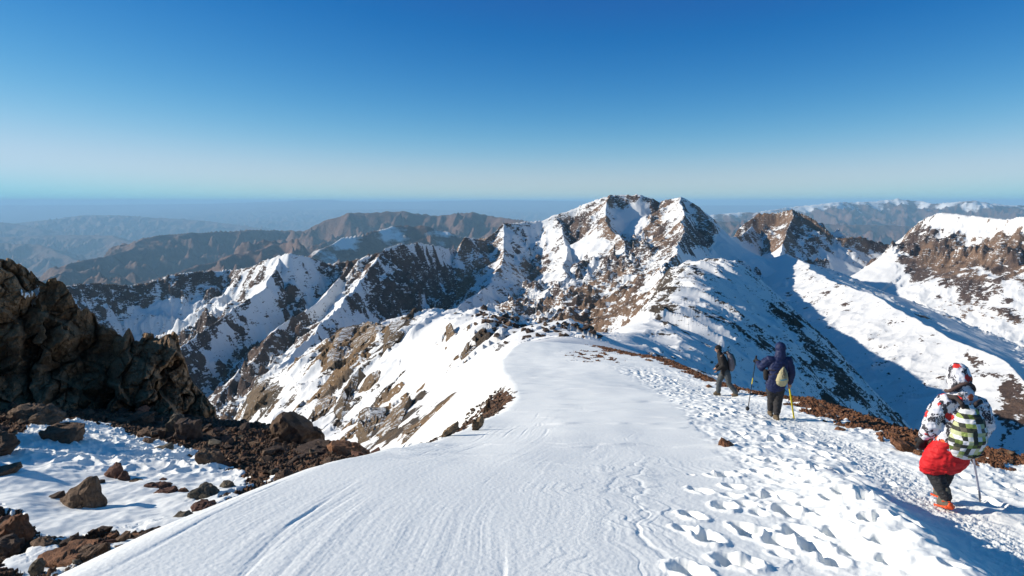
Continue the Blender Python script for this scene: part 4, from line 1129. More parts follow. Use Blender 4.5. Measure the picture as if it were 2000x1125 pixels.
def build_stones():
    rng = random.Random(11)
    protos = []
    for i in range(12):
        pts = stone_points(rng, 1, rng.uniform(.6, .9), rng.uniform(.35, .7), rng.choice((10, 12, 15)))
        me = rough_hull(pts, i * 1.7, 1, 0.06, 0.05); me.name = 'loose_stone'; protos.append(me)
    mats = [RM['d'], RM['b'], RM['r'], RM['o'], RM['g']]
    lib = {}
    def proto(i, k):
        if (i, k) not in lib:
            me = protos[i].copy(); me.materials.append(RM[k]); lib[(i, k)] = me
        return lib[(i, k)]
    placed = []
    def rockval(x, y):
        return GROCK(x, y)
    def put(x, y, s, k, name, label, cat, group, sink=.3):
        o = bpy.data.objects.new(name, proto(rng.randrange(12), k)); COL.objects.link(o)
        z = GND(x, y)
        o.location = (x, y, z + s * (0.45 - sink)); o.scale = (s, s * rng.uniform(.8, 1.1), s * rng.uniform(.8, 1.2))
        o.rotation_euler = (rng.uniform(-.5, .5), rng.uniform(-.5, .5), rng.uniform(0, 6.28))
        tag(o, label, cat, group)
    # rubble of the bench
    n = 0; tries = 0
    while n < 290 and tries < 60000:
        tries += 1
        px = rng.uniform(-20, 760); py = rng.uniform(775, 1120)
        x, y, z = hit(px, py, _bench, 8)
        if G0(np.array([x]), np.array([y]))[1][0] > -0.1 or rockval(x, y) < 0.15: continue
        s = rng.uniform(.13, .30) * (y / 22.0) ** 0.5 * (1.7 if rng.random() < .18 else 1)
        if any((x - a) ** 2 + (y - b) ** 2 < (s + c) ** 2 * .45 for a, b, c in placed): continue
        placed.append((x, y, s)); n += 1
        put(x, y, s, rng.choice('ddbbbrg'), 'rubble_stone', 'angular brown stone lying in the shaded rubble of the left bench', 'stone', 'stones in the rubble of the left bench')
    placed = []; n = 0; tries = 0
    while n < 280 and tries < 60000:
        tries += 1
        y = math.exp(rng.uniform(math.log(9), math.log(52))); br = float(brow_r(y))
        x = br + rng.uniform(-2.2, .45)
        if y > 36 and rng.random() < .3: x = rng.gauss(4.9, 1.2); y = rng.uniform(38, 48)
        if rockval(x, y) < 0.1: continue
        s = rng.uniform(.035, .075) * (1.8 if rng.random() < .2 else 1) * (1 + y / 90)
        if any((x - a) ** 2 + (y - b) ** 2 < (s + c) ** 2 * .5 for a, b, c in placed): continue
        placed.append((x, y, s)); n += 1
        put(x, y, s, rng.choice('ooorb'), 'rim_stone', 'rust red stone in the sunlit rubble strip along the right rim of the crest', 'stone', 'red stones along the right rim')
    # dark blocks on the knoll behind the crest
    n = 0; tries = 0
    while n < 90 and tries < 5000:
        tries += 1
        if rng.random() < .55: px = rng.gauss(975, 34); py = 628 + (px - 975) * .42 + rng.gauss(0, 15)
        else: px = rng.uniform(1020, 1175); py = rng.uniform(636, 662)
        W = grid_hit(SHX, SHY, SHZ, px, py)
        if W[1] < 75 or W[1] > 260: continue
        s = rng.uniform(.3, 1.0) * W[1] / 130; n += 1
        o = bpy.data.objects.new('knoll_boulder', proto(rng.randrange(12), rng.choice('ddb'))); COL.objects.link(o)
        o.location = (W[0], W[1], W[2] + .1 * s); o.scale = (s, s, s * rng.uniform(.8, 1.2)); o.rotation_euler = (rng.uniform(-.5, .5), rng.uniform(-.5, .5), rng.uniform(0, 6.28))
        tag(o, 'dark boulder on the rubble knoll just behind the end of the snow crest', 'boulder', 'dark boulders on the knoll')
    # larger blocks of the crag beyond the left edge, whose shadows cross the snow
    for x, y, s_, lab in ((-21.3, 21.8, 3.3, 'tall dark block of the crag beyond the upper left snow'), (-18.3, 18.0, 1.7, 'dark block of the crag beside the lower left snow'), (-21.0, 26.0, 2.6, 'rear dark block of the crag above the left snow')):
        o = bpy.data.objects.new('crag_block', proto(rng.randrange(12), 'd')); COL.objects.link(o)
        o.location = (x, y, GND(x, y) + .3 * s_); o.scale = (s_, s_ * 1.1, s_ * 1.5); o.rotation_euler = (.2, -.3, x)
        tag(o, lab, 'boulder')
    # uncountable small debris: merged
    low = []
    for i in range(6):
        bm = bmesh.new()
        for p in stone_points(rng, 1, .8, .55, 8): bm.verts.new(p)
        r = bmesh.ops.convex_hull(bm, input=bm.verts)
        bmesh.ops.delete(bm, geom=[g for g in set(r['geom_interior'] + r['geom_unused']) if isinstance(g, bmesh.types.BMVert)], context='VERTS')
        bmesh.ops.triangulate(bm, faces=bm.faces); bm.verts.index_update()
        low.append((np.array([v.co[:] for v in bm.verts]), np.array([[v.index for v in f.verts] for f in bm.faces]))); bm.free()
    def scatter(n, gen, name, label, k):
        C, Q, off = [], [], 0; cnt = 0; tries = 0
        while cnt < n and tries < n * 12:
            tries += 1
            g = gen()
            if g is None: continue
            x, y, s = g; cnt += 1
            v, f = low[rng.randrange(6)]
            M = np.array(Euler((rng.uniform(-.6, .6), rng.uniform(-.6, .6), rng.uniform(0, 6.3))).to_matrix()) * s
            C.append(v @ M.T + np.array([x, y, GND(x, y) + s * .2])); Q.append(f + off); off += len(v)
        me = mesh_from(name, np.concatenate(C), np.concatenate(Q))
        o = link_mesh(name, me, RM[k], None, False); tag(o, label, 'rubble', kind='stuff')
    def gL():
        px = rng.uniform(-30, 980); py = rng.uniform(775, 1125)
        fn = _bench if px < 650 else (lambda a, b: G0(a, b)[0])
        d = math.exp(rng.uniform(math.log(11), math.log(46))); x = (px - 1000) / F * d
        if G0(np.array([x]), np.array([d]))[1][0] > -.02 and not (0.3 < float(brow_l(d)) - x < 3.2 and 13 < d < 36): return None
        if rockval(x, d) < rng.uniform(-.25, .3): return None
        return x, d, rng.uniform(.025, .085) * (d / 20) ** .7
    for k in 'bd': scatter(6500, gL, 'rubble', 'small brown broken stones covering the left bench' if k == 'b' else 'fine dark gravel between the stones of the left bench', k)
    def gR():
        y = math.exp(rng.uniform(math.log(8), math.log(58))); x = float(brow_r(y)) + rng.uniform(-2.8, .7)
        if y > 36 and rng.random() < .4: x = rng.gauss(4.6, 1.6); y = rng.uniform(37, 50)
        if rockval(x, y) < rng.uniform(-.1, .3): return None
        return x, y, rng.uniform(.012, .04) * (1 + y / 40)
    scatter(7000, gR, 'rubble', 'small rust red stones in the strip along the right rim', 'o')
# ------------------------------------------------------------------ people
def tube(bm, pts, rad, seg=16, flat=None, cap=True):
    """closed tapered tube along pts; rad = r or (r_side, r_depth); rings are horizontal when flat is 'z'"""
    P_ = [Vector(p) for p in pts]; rings = []
    n = len(P_)
    up = Vector((0, 1, 0))
    for i in range(n):
        a = P_[max(i - 1, 0)]; b = P_[min(i + 1, n - 1)]
        t = (b - a).normalized()
        if flat == 'z': sx, sy = Vector((1, 0, 0)), Vector((0, 1, 0))
        else:
            ref = Vector((0, 1, 0)) if abs(t.y) < .85 else Vector((1, 0, 0))
            sx = t.cross(ref).normalized(); sy = t.cross(sx).normalized()
        r = rad[i]; rx, ry = (r if isinstance(r, tuple) else (r, r))
        rings.append((P_[i], sx, sy, rx, ry, t))
    full = []
    def ring(c, sx, sy, rx, ry):
        return [bm.verts.new(c + sx * rx * math.cos(2 * math.pi * k / seg) + sy * ry * math.sin(2 * math.pi * k / seg)) for k in range(seg)]
    c, sx, sy, rx, ry, t = rings[0]
    for f in (0.92, 0.6):
        full.append(ring(c - t * min(rx, ry) * f, sx, sy, rx * math.sqrt(1 - f * f), ry * math.sqrt(1 - f * f)))
    for c, sx, sy, rx, ry, t in rings: full.append(ring(c, sx, sy, rx, ry))
    c, sx, sy, rx, ry, t = rings[-1]
    for f in (0.6, 0.92):
        full.append(ring(c + t * min(rx, ry) * f, sx, sy, rx * math.sqrt(1 - f * f), ry * math.sqrt(1 - f * f)))
    for a, b in zip(full[:-1], full[1:]):
        for k in range(seg): bm.faces.new((a[k], a[(k + 1) % seg], b[(k + 1) % seg], b[k]))
    bm.faces.new(list(reversed(full[0]))); bm.faces.new(full[-1])


def ball(bm, c, r, seg=14):
    m = Matrix.Translation(c) @ Matrix.Diagonal((*(r if isinstance(r, tuple) else (r, r, r)), 1))
    bmesh.ops.create_uvsphere(bm, u_segments=seg, v_segments=10, radius=1, matrix=m)


def fuse(name, bm, mat, parent, voxel=0.014, smooth=4, wr=0.0, wf=10.0, fold=None):
    """melt overlapping tubes into one continuous skin"""
    bmesh.ops.recalc_face_normals(bm, faces=bm.faces)
    me = bpy.data.meshes.new(name); bm.to_mesh(me); bm.free()
    tmp = bpy.data.objects.new('tmp', me); COL.objects.link(tmp)
    r = tmp.modifiers.new('r', 'REMESH'); r.mode = 'VOXEL'; r.voxel_size = voxel
    if smooth:
        s = tmp.modifiers.new('s', 'SMOOTH'); s.factor = 0.5; s.iterations = smooth
    dg = bpy.context.evaluated_depsgraph_get(); dg.update()
    out = bpy.data.meshes.new_from_object(tmp.evaluated_get(dg))
    bpy.data.objects.remove(tmp)
    out.name = name
    if wr:
        n = len(out.vertices); co = np.empty(n * 3); no = np.empty(n * 3)
        out.vertices.foreach_get('co', co); out.vertices.foreach_get('normal', no)
        co = co.reshape(-1, 3); no = no.reshape(-1, 3)
        fx, fy, fz = fold or (1, 1, 1.7)
        a, b, c = co[:, 0] * wf * fx, co[:, 1] * wf * fy, co[:, 2] * wf * fz
        w = perlin3(a, b, c, 5)
        d = (1 - np.abs(perlin3(a + w, b + w, c, 6)) * 2.2) * .7 + .5 * w + .3 * perlin3(a * 2.3, b * 2.3, c * 2.3, 7)
        co = co + no * (wr * d)[:, None]
        out.vertices.foreach_set('co', co.astype(np.float32).ravel()); out.update()
    out.materials.clear()
    return link_mesh(name, out, mat, parent)


def cloth(name, col, rough=.8, bump=.004, scale=60, sheen=0.15):
    m, nt = new_mat(name); t = NT(nt)
    tc = t.n('ShaderNodeTexCoord').outputs['Object']
    n = t.noise(scale, 4, .6, tc); n2 = t.noise(7, 4, .6, tc)
    c = t.mix(t.maprange(n2, .3, .75, 0, .5), col, tuple(x * .62 for x in col))
    t.bsdf(c, rough, t.bump(n, .5, bump, t.bump(n2, .5, .02)), .25)
    return m


def mat_print():
    """white jacket printed with black shards and orange and red patches"""
    m, nt = new_mat('printed_jacket'); t = NT(nt)
    tc = t.n('ShaderNodeTexCoord').outputs['Object']
    mp = t.n('ShaderNodeMapping'); t.l(tc, mp.inputs['Vector']); mp.inputs['Scale'].default_value = (1, 1, .7); mp.inputs['Rotation'].default_value = (0, .6, 0)
    vo = t.n('ShaderNodeTexVoronoi', distance='CHEBYCHEV'); vo.inputs['Scale'].default_value = 15; t.l(mp.outputs[0], vo.inputs['Vector'])
    nz = t.noise(26, 3, .7, mp.outputs[0], 1.5); n2 = t.noise(9, 2, .5, tc, .6)
    s = t.n('ShaderNodeSeparateColor'); t.l(vo.outputs['Color'], s.inputs[0])
    black = t.math('GREATER_THAN', t.math('ADD', t.math('MULTIPLY', s.outputs[0], .5), nz), .84)
    vo2 = t.n('ShaderNodeTexVoronoi'); vo2.inputs['Scale'].default_value = 7.5; t.l(tc, vo2.inputs['Vector'])
    s2 = t.n('ShaderNodeSeparateColor'); t.l(vo2.outputs['Color'], s2.inputs[0])
    dist = t.math('ADD', vo2.outputs['Distance'], t.math('MULTIPLY', nz, .5))
    blob = t.math('MULTIPLY', t.math('LESS_THAN', dist, .60), t.math('GREATER_THAN', s2.outputs[0], .46))
    blobc = t.mix(t.math('GREATER_THAN', s2.outputs[1], .5), (.72, .13, .045), (.62, .035, .03))
    c = t.mix(t.maprange(n2, .4, .6, 0, .3), (.74, .74, .78), (.60, .60, .66))
    c = t.mix(black, c, (.045, .045, .055)); c = t.mix(blob, c, blobc)
    t.bsdf(c, .7, t.bump(t.noise(12, 4, .6, tc), .4, .02), .25)
    return m


def mat_plaid():
    m, nt = new_mat('plaid_backpack'); t = NT(nt)
    tc = t.n('ShaderNodeTexCoord').outputs['Object']
    x = t.n('ShaderNodeSeparateXYZ'); t.l(tc, x.inputs[0])
    fx = t.math('FLOOR', t.math('MULTIPLY', x.outputs[0], 19.0)); fz = t.math('FLOOR', t.math('MULTIPLY', x.outputs[2], 21.0))
    cb = t.n('ShaderNodeCombineXYZ'); t.l(fx, cb.inputs[0]); t.l(fz, cb.inputs[1])
    w = t.n('ShaderNodeTexWhiteNoise', noise_dimensions='2D'); t.l(cb.outputs[0], w.inputs['Vector'])
    r = t.ramp(w.outputs['Value'], [(0, (.65, .66, .66)), (.22, (.27, .34, .09)), (.36, (.035, .04, .03)), (.58, (.46, .49, .27)), (.68, (.10, .14, .03)), (.78, (.68, .68, .70)), (.93, (.13, .115, .08))])
    r.node.color_ramp.interpolation = 'CONSTANT'
    n = t.noise(30, 3, .6, tc)
    t.bsdf(r, .7, t.bump(n, .4, .006), .3)
    return m


def hand(bm, wrist, dirv, palm_n, s=1.0, curl=0.6, side=1, glove=0.0):
    """palm, four unequal bent fingers and a thumb leaving the side of the palm"""
    d = Vector(dirv).normalized(); n = Vector(palm_n).normalized(); n = (n - d * n.dot(d)).normalized(); lat = d.cross(n) * side
    w = Vector(wrist); g = glove
    tube(bm, [w, w + d * .045 * s, w + d * .085 * s], [(.026 * s + g), (.040 * s + g, .018 * s + g), (.040 * s + g, .016 * s + g)])
    for i, (o, ln) in enumerate(((-.03, .066), (-.010, .078), (.010, .073), (.029, .056))):
        b = w + d * (.085 * s) + lat * o * s
        p = [b]; dirc = d.copy()
        for k in range(3):
            dirc = (dirc * math.cos(curl) + n * math.sin(curl)).normalized() if k else (dirc * math.cos(curl * .6) + n * math.sin(curl * .6)).normalized()
            nn = n - dirc * n.dot(dirc)
            p.append(p[-1] + dirc * ln * s * (.42, .32, .26)[k])
        tube(bm, p, [.0095 * s + g, .009 * s + g, .0085 * s + g, .0075 * s + g], 10)
    b = w + d * .03 * s + lat * -.030 * s
    tube(bm, [b, b + (-lat * .6 + d * .6 + n * .5) * .035 * s, b + (-lat * .5 + d * 1.2 + n * 1.1) * .045 * s], [.013 * s + g, .011 * s + g, .009 * s + g], 10)


def head(bm, c, fw, s=1.0, tilt=0.0):
    """head with brow, nose, chin and ears; fw is the facing direction"""
    c = Vector(c); f = Vector(fw).normalized(); u = (Vector((0, 0, 1)) - f * f.z).normalized(); l = u.cross(f)
    M = Matrix((l, f, u)).transposed().to_4x4(); M.translation = c
    def sp(o, r): bmesh.ops.create_uvsphere(bm, u_segments=16, v_segments=12, radius=1, matrix=M @ Matrix.Translation(Vector(o) * s) @ Matrix.Diagonal((r[0] * s, r[1] * s, r[2] * s, 1)))
    sp((0, -.012, .025), (.076, .092, .092)); sp((0, .03, -.035), (.056, .062, .075)); sp((0, .06, -.085), (.028, .025, .024))
    sp((0, .098, -.012), (.012, .020, .024)); sp((0, .087, .02), (.008, .014, .026)); sp((0, .078, -.052), (.025, .014, .009))
    for k in (-1, 1):
        sp((.078 * k, -.008, -.005), (.010, .018, .030)); sp((.030 * k, .078, .030), (.022, .012, .008)); sp((.036 * k, .070, -.02), (.02, .015, .018))


def boot(name, ankle, toe, mat, parent, lift=0.0):
    bm = bmesh.new(); a = Vector(ankle); t = Vector(toe)
    heel = a + Vector((0, -.05, -.06)) if abs(t.y - a.y) > .05 else a + Vector((0, 0, -.06))
    d = (t - a); d.z = 0; d.normalize()
    heel = a - d * .045 + Vector((0, 0, t.z - a.z)); heel.z = min(heel.z, a.z - .05) if lift == 0 else a.z - .07
    tube(bm, [a + Vector((0, 0, .10)), a + Vector((0, 0, .03)), a + Vector((0, 0, -.03))], [.055, .052, .054])
    tube(bm, [heel, (heel + t) / 2 + Vector((0, 0, .012)), t - d * .03], [(.048, .042), (.052, .044), (.047, .032)])
    tube(bm, [a + Vector((0, 0, -.01)), (a + t) / 2 + Vector((0, 0, .02))], [.05, .042])
    return fuse(name, bm, mat, parent, .010, 3, .003, 30)


def pole_mesh(name, a, b, r, mat, parent, seg=10):
    bm = bmesh.new(); tube(bm, [a, (Vector(a) + Vector(b)) / 2, b], [r, r, r], seg)
    me = bpy.data.meshes.new(name); bm.to_mesh(me); bm.free()
    return link_mesh(name, me, mat, parent)


def person_empty(name, loc, label, cat='person', rz=0.0, group=None):
    o = bpy.data.objects.new(name, None); COL.objects.link(o); o.location = loc; o.rotation_euler = (0, 0, rz)
    o.empty_display_size = .3
    return tag(o, label, cat, group)


def metal(name, col, rough=.35, met=.8):
    m, nt = new_mat(name); NT(nt).bsdf(col, rough, None, .5, Metallic=met)
    return m


def simple_boxm(name, pts, mat, parent, voxel=.008, **kw):
    bm = bmesh.new()
    for p, r in pts: tube(bm, p, r)
    return fuse(name, bm, mat, parent, voxel, **kw)


def foot_loc(px, py, d):
    x, y, z = P(px, py, d)
    return Vector((x, y, GND(x, y)))


def build_people():
    skin, nt = new_mat('skin'); NT(nt).bsdf((.42, .24, .16), .55, None, .3)
    blackc = cloth('black_fabric', (.022, .020, .020)); grey = cloth('grey_trousers', (.075, .085, .09)); dgrey = cloth('dark_trousers', (.035, .033, .034))
    red = cloth('red_trousers', (.62, .018, .022), .65); navy = cloth('navy_shell', (.013, .022, .075), .6); boots = cloth('tan_boots', (.14, .105, .065), .8, .006, 90)
    bootg = cloth('grey_boots', (.12, .115, .09), .8, .006, 80); gaiter = cloth('black_gaiters', (.03, .031, .034), .7)
    prt = mat_print(); plaid = mat_plaid(); scarf = cloth('brown_scarf', (.085, .055, .05)); orange = cloth('orange_plastic', (.75, .10, .03), .45)
    strapm = cloth('dark_webbing', (.045, .035, .035)); cream = cloth('cream_cotton', (.46, .41, .24), .85); teal = cloth('teal_pack', (.035, .085, .10)); greyp = cloth('grey_pack', (.17, .15, .16))
    alu = metal('grey_shaft', (.55, .54, .62)); steel = metal('steel_points', (.25, .25, .26)); yel = cloth('yellow_shaft', (.80, .62, .02), .4); blk = cloth('black_grip', (.015, .015, .015), .5)
    eye, nt = new_mat('eye'); NT(nt).bsdf((.02, .015, .01), .2)

    # ---------------- hiker in the printed jacket and red trousers
    L = foot_loc(1855, 1000, 8.75); q = person_empty('person', L, 'hiker seen from behind in white patterned jacket, baggy red trousers and orange soled boots')
    V = Vector
    hipL, hipR = V((-.07, .02, .80)), V((.11, .03, .80)); knL, knR = V((-.12, .14, .46)), V((.10, .22, .47)); anL, anR = V((-.035, .02, .15)), V((.085, .30, .17))
    spine = [V((.03, .02, .78)), V((.07, .03, .95)), V((.14, .05, 1.15)), V((.19, .07, 1.32)), V((.195, .09, 1.42))]
    shL, shR = V((-.03, .05, 1.32)), V((.40, .06, 1.28)); elL, elR = V((-.20, .04, 1.05)), V((.50, .08, 1.02)); haL, haR = V((-.235, .14, .84)), V((.44, .20, .79))
    hc = V((.175, .12, 1.575))
    bm = bmesh.new()
    tube(bm, spine, [(.15, .10), (.13, .09), (.16, .10), (.14, .08), (.055, .055)], 16, 'z'); tube(bm, [spine[-1], hc], [.052, .05])
    head(bm, hc, (0, .93, -.35))
    for a, b, c in ((shL, elL, haL), (shR, elR, haR)): tube(bm, [spine[3], a, b, c], [.06, .052, .042, .028])
    for a, b, c in ((hipL, knL, anL), (hipR, knR, anR)): tube(bm, [a, b, c], [.085, .058, .04])
    tube(bm, [anL, anL + V((0, .14, -.08))], [.035, .03]); tube(bm, [anR, anR + V((0, .14, -.08))], [.035, .03])
    hand(bm, haL, (-.1, .5, -1), (.5, .8, 0), 1, .5, 1); hand(bm, haR, (.0, .5, -.9), (-.5, .5, 0), 1, .9, -1)
    fuse('body', bm, skin, q, .009, 2)
    bm = bmesh.new()
    tube(bm, [V((.055, .02, .80)), V((.07, .02, .92)), V((.13, .04, 1.10)), V((.19, .06, 1.27)), V((.20, .08, 1.37)), V((.195, .09, 1.44))], [(.235, .165), (.24, .17), (.255, .165), (.26, .15), (.17, .12), (.10, .095)], 20, 'z')
    tube(bm, [V((.03, .06, 1.31)), shL + V((.02, 0, 0)), (shL + elL) / 2 + V((-.02, 0, .02)), elL, (elL + haL) / 2, haL + V((.01, -.01, .05))], [.10, .105, .098, .092, .082, .066])
    tube(bm, [V((.34, .06, 1.29)), shR, (shR + elR) / 2 + V((.02, 0, 0)), elR, (elR + haR) / 2 + V((.01, 0, 0)), haR + V((0, -.02, .06))], [.10, .10, .095, .09, .08, .066])
    fuse('jacket', bm, prt, q, .011, 4, .016, 9, (1, 1, 1.9))
    bm = bmesh.new()      # hood up over the head with a cap-like shape
    tube(bm, [hc + V((0, -.02, -.04)), hc + V((0, -.02, .04)), hc + V((0, -.015, .085))], [(.132, .135), (.140, .145), (.125, .13)], 18, 'z'); ball(bm, hc + V((.0, -.03, -.07)), (.13, .12, .10)); tube(bm, [hc + V((.01, -.02, -.09)), V((.195, .06, 1.40))], [.12, .13])
    fuse('hood', bm, prt, q, .010, 4, .008, 14)
    bm = bmesh.new()
    k = 20; pts = [hc + V((.158 * math.cos(a), -.02 + .16 * math.sin(a), -.005 - .13 * math.cos(a) ** 2)) for a in [math.pi * .98 + math.pi * 1.04 * i / (k - 1) for i in range(k)]]
    tube(bm, pts, [.021] * k, 10); fuse('hood_band', bm, scarf, q, .007, 2, .003, 30)
    bm = bmesh.new()
    tube(bm, [V((.05, .02, .90)), V((.03, .02, .76)), V((.0, .04, .60))], [(.20, .14), (.225, .16), (.24, .17)], 20, 'z')
    tube(bm, [hipL, V((-.11, .06, .66)), knL + V((0, -.02, .05))], [(.14, .14), (.155, .15), (.165, .15)], 16, 'z'); tube(bm, [hipR, V((.12, .08, .64)), knR + V((.01, -.04, .03))], [(.14, .14), (.15, .15), (.155, .15)], 16, 'z')
    fuse('trousers', bm, red, q, .011, 3, .015, 8, (1, 1, 2.2))
    for nm, kn, an in (('gaiter', knL, anL), ('gaiter', knR, anR)):
        bm = bmesh.new(); tube(bm, [kn + V((0, 0, .10)), kn, (kn + an) / 2, an + V((0, 0, .02))], [.115, .10, .088, .066]); fuse(nm, bm, gaiter, q, .009, 3, .010, 16)
    # boots with orange crampon frames
    for an, toe, tilt in ((anL, V((-.055, .16, .055)), 1), (anR, V((.07, .44, .06)), 0)):
        bt = boot('boot', an, toe, bootg, q, tilt)
        bm = bmesh.new(); d = (toe - an); d.z = 0; d.normalize(); s = V((d.y, -d.x, 0)); hz = an - d * .045 + V((0, 0, -.115)); tz = toe + V((0, 0, -.03))
        if tilt: hz = an - d * .06 + V((0, 0, -.085)); tz = V((toe.x, toe.y, .015))
        for u in (-1, 1):
            tube(bm, [hz + s * .042 * u, (hz + tz) / 2 + s * .05 * u, tz + s * .04 * u], [.014, .012, .014], 8)
            for f in (0, .3, .7, 1):
                b = hz + (tz - hz) * f + s * .045 * u; tube(bm, [b, b + V((0, -.006, -.032))], [.007, .003], 6)
        tube(bm, [hz - s * .05, hz - d * .03, hz + s * .05], [.022, .026, .022], 8); tube(bm, [hz + V((0, -.02, .02)), hz + V((0, -.02, .045))], [(.035, .02), (.03, .016)])
        c = fuse('crampon', bm, orange, bt, .006, 1)
        bm = bmesh.new(); tube(bm, [an + s * .056 + V((0, -.01, -.03)), an - d * .062 + V((0, 0, -.02)), an - s * .056 + V((0, -.01, -.03))], [.009, .009, .009], 8)
        fuse('crampon_strap', bm, orange, bt, .005, 1)
    for ha, dr, sd, cu in ((haL, (-.1, .35, -1), 1, .5), (haR, (-.25, .3, -.9), -1, 1.0)):
        bm = bmesh.new(); tube(bm, [ha + V((0, -.03, .07)), ha], [.062, .048]); hand(bm, ha, dr, (.5 * sd, .8, 0), 1.25, cu, sd, .011); fuse('glove', bm, blackc, q, .007, 2, .003, 25)
    # backpack, worn: its own thing
    bp = person_empty('backpack', L + V((.115, -.17, 1.06)), 'plaid green, white and black backpack on the back of the hiker in red trousers', 'backpack')
    bm = bmesh.new()
    tube(bm, [V((-.02, 0, -.27)), V((-.02, -.02, -.14)), V((.0, -.03, .0)), (.015, -.01, .14), (.02, .03, .24)], [(.185, .10), (.215, .14), (.195, .15), (.15, .12), (.075, .07)], 20, 'z')
    ob = fuse('pack_body', bm, plaid, bp, .010, 3, .010, 9)
    bm = bmesh.new(); tube(bm, [V((-.02, -.06, -.24)), V((-.02, -.12, -.12)), V((0, -.12, .0))], [(.15, .06), (.165, .075), (.13, .05)], 18, 'z'); fuse('front_pocket', bm, plaid, bp, .009, 3, .006, 12)
    bm = bmesh.new(); tube(bm, [V((.01, .02, .25)), V((.02, -.02, .31)), V((.04, .02, .25))], [.010] * 3, 8); fuse('haul_loop', bm, strapm, bp, .005, 1)
    for pts in ([V((-.03, .02, .22)), V((-.075, .0, .30)), V((-.10, .07, .355)), V((-.13, .17, .33)), V((-.14, .30, .22))], [V((.05, .02, .22)), V((.115, .02, .29)), V((.20, .08, .30)), V((.25, .18, .27)), V((.25, .32, .15))]):
        bm = bmesh.new(); tube(bm, pts, [.026, .030, .031, .028, .026]); fuse('strap', bm, strapm, bp, .008, 2)
    bm = bmesh.new(); tube(bm, [V((-.17, -.05, -.27)), V((-.02, -.11, -.31)), V((.15, -.05, -.30))], [.010] * 3, 8); fuse('compression_strap', bm, strapm, bp, .005, 1)
    # walking pole
    tip = P(1915, 1001, 9.1); tip = V((tip[0], tip[1], GND(tip[0], tip[1]))); top = L + haR + V((-.03, .05, -.07))
    pl = person_empty('walking_pole', tip, 'grey metal walking pole held in the right glove of the hiker in red trousers', 'walking pole')
    a = top + V((0, 0, .06)) - tip
    pole_mesh('shaft', (0, 0, .05), a * .93, .0125, alu, pl); pole_mesh('lower_section', (0, 0, -.03), (a * .18), .009, steel, pl); pole_mesh('grip', a * .88, a * 1.04, .022, blk, pl)

    # ---------------- hiker in the navy hooded shell
    L = foot_loc(1514, 821, 16.3); q = person_empty('person', L, 'hiker seen from behind in navy hooded jacket and dark trousers, middle of the three')
    hipL, hipR = V((-.06, .0, .86)), V((.09, .0, .86)); knL, knR = V((-.035, .10, .47)), V((.075, .03, .46)); anL, anR = V((.0, .28, .12)), V((.03, -.02, .11))
    shL, shR = V((-.12, .02, 1.36)), V((.30, .02, 1.36)); elL, elR = V((-.27, .10, 1.16)), V((.38, .02, 1.08)); haL, haR = V((-.27, .36, 1.24)), V((.375, .10, .80))
    hc = V((.13, .03, 1.62)); spine = [V((.01, 0, .84)), V((.03, 0, 1.0)), V((.07, 0, 1.2)), V((.09, .0, 1.37)), V((.11, .01, 1.47))]
    bm = bmesh.new(); tube(bm, spine, [(.15, .10), (.13, .09), (.16, .10), (.14, .08), (.055, .055)], 16, 'z'); tube(bm, [spine[-1], hc], [.052, .05]); head(bm, hc, (0, .97, -.2))
    for a, b, c in ((shL, elL, haL), (shR, elR, haR)): tube(bm, [spine[3], a, b, c], [.06, .052, .042, .028])
    for a, b, c in ((hipL, knL, anL), (hipR, knR, anR)): tube(bm, [a, b, c, c + V((0, .12, -.07))], [.085, .058, .04, .03])
    hand(bm, haL, (-.2, .9, .2), (.3, 0, -1), 1, 1.0, 1); hand(bm, haR, (.0, .15, -1), (-.6, .6, 0), 1.05, .9, -1)
    fuse('body', bm, skin, q, .009, 2)
    bm = bmesh.new()
    tube(bm, [V((.01, 0, .77)), V((.02, 0, .90)), V((.05, 0, 1.10)), V((.09, 0, 1.30)), V((.10, 0, 1.42)), V((.115, .01, 1.49))], [(.215, .16), (.225, .165), (.22, .155), (.22, .14), (.13, .11), (.10, .10)], 20, 'z')
    tube(bm, [V((-.06, 0, 1.36)), shL, (shL + elL) / 2 + V((-.03, 0, .01)), elL, (elL + haL) / 2, haL + V((0, -.04, -.01))], [.09, .098, .098, .09, .075, .058])
    tube(bm, [V((.24, 0, 1.35)), shR, (shR + elR) / 2 + V((.01, 0, 0)), elR, (elR + haR) / 2, haR + V((0, -.02, .05))], [.09, .09, .086, .082, .074, .058])
    fuse('jacket', bm, navy, q, .012, 4, .015, 9, (1, 1, 1.6))
    bm = bmesh.new(); ball(bm, hc + V((0, -.01, .02)), (.118, .13, .125)); tube(bm, [hc + V((0, -.03, -.06)), V((.115, .0, 1.45))], [.105, .125]); fuse('hood', bm, navy, q, .010, 4, .007, 14)
    bm = bmesh.new(); tube(bm, [V((.01, 0, .90)), V((.01, 0, .76))], [(.20, .14), (.20, .15)], 18, 'z')
    tube(bm, [hipL, V((-.06, .05, .66)), knL, anL + V((0, 0, .06))], [.14, .125, .10, .075]); tube(bm, [hipR, V((.09, .02, .66)), knR, anR + V((0, 0, .06))], [.14, .125, .10, .075])
    fuse('trousers', bm, dgrey, q, .011, 3, .010, 10)
    boot('boot', anL, anL + V((.0, .17, -.08)), boots, q); boot('boot', anR, anR + V((-.02, .15, -.085)), boots, q, 1)
    bm = bmesh.new(); tube(bm, [haL + V((0, -.05, 0)), haL], [.055, .045]); hand(bm, haL, (-.2, .9, .2), (.3, 0, -1), 1.15, 1.0, 1, .010); fuse('glove', bm, blackc, q, .007, 2)
    bm = bmesh.new(); tube(bm, [haR + V((0, 0, .07)), haR + V((0, 0, .01))], [.052, .045]); fuse('cuff', bm, blackc, q, .007, 2)
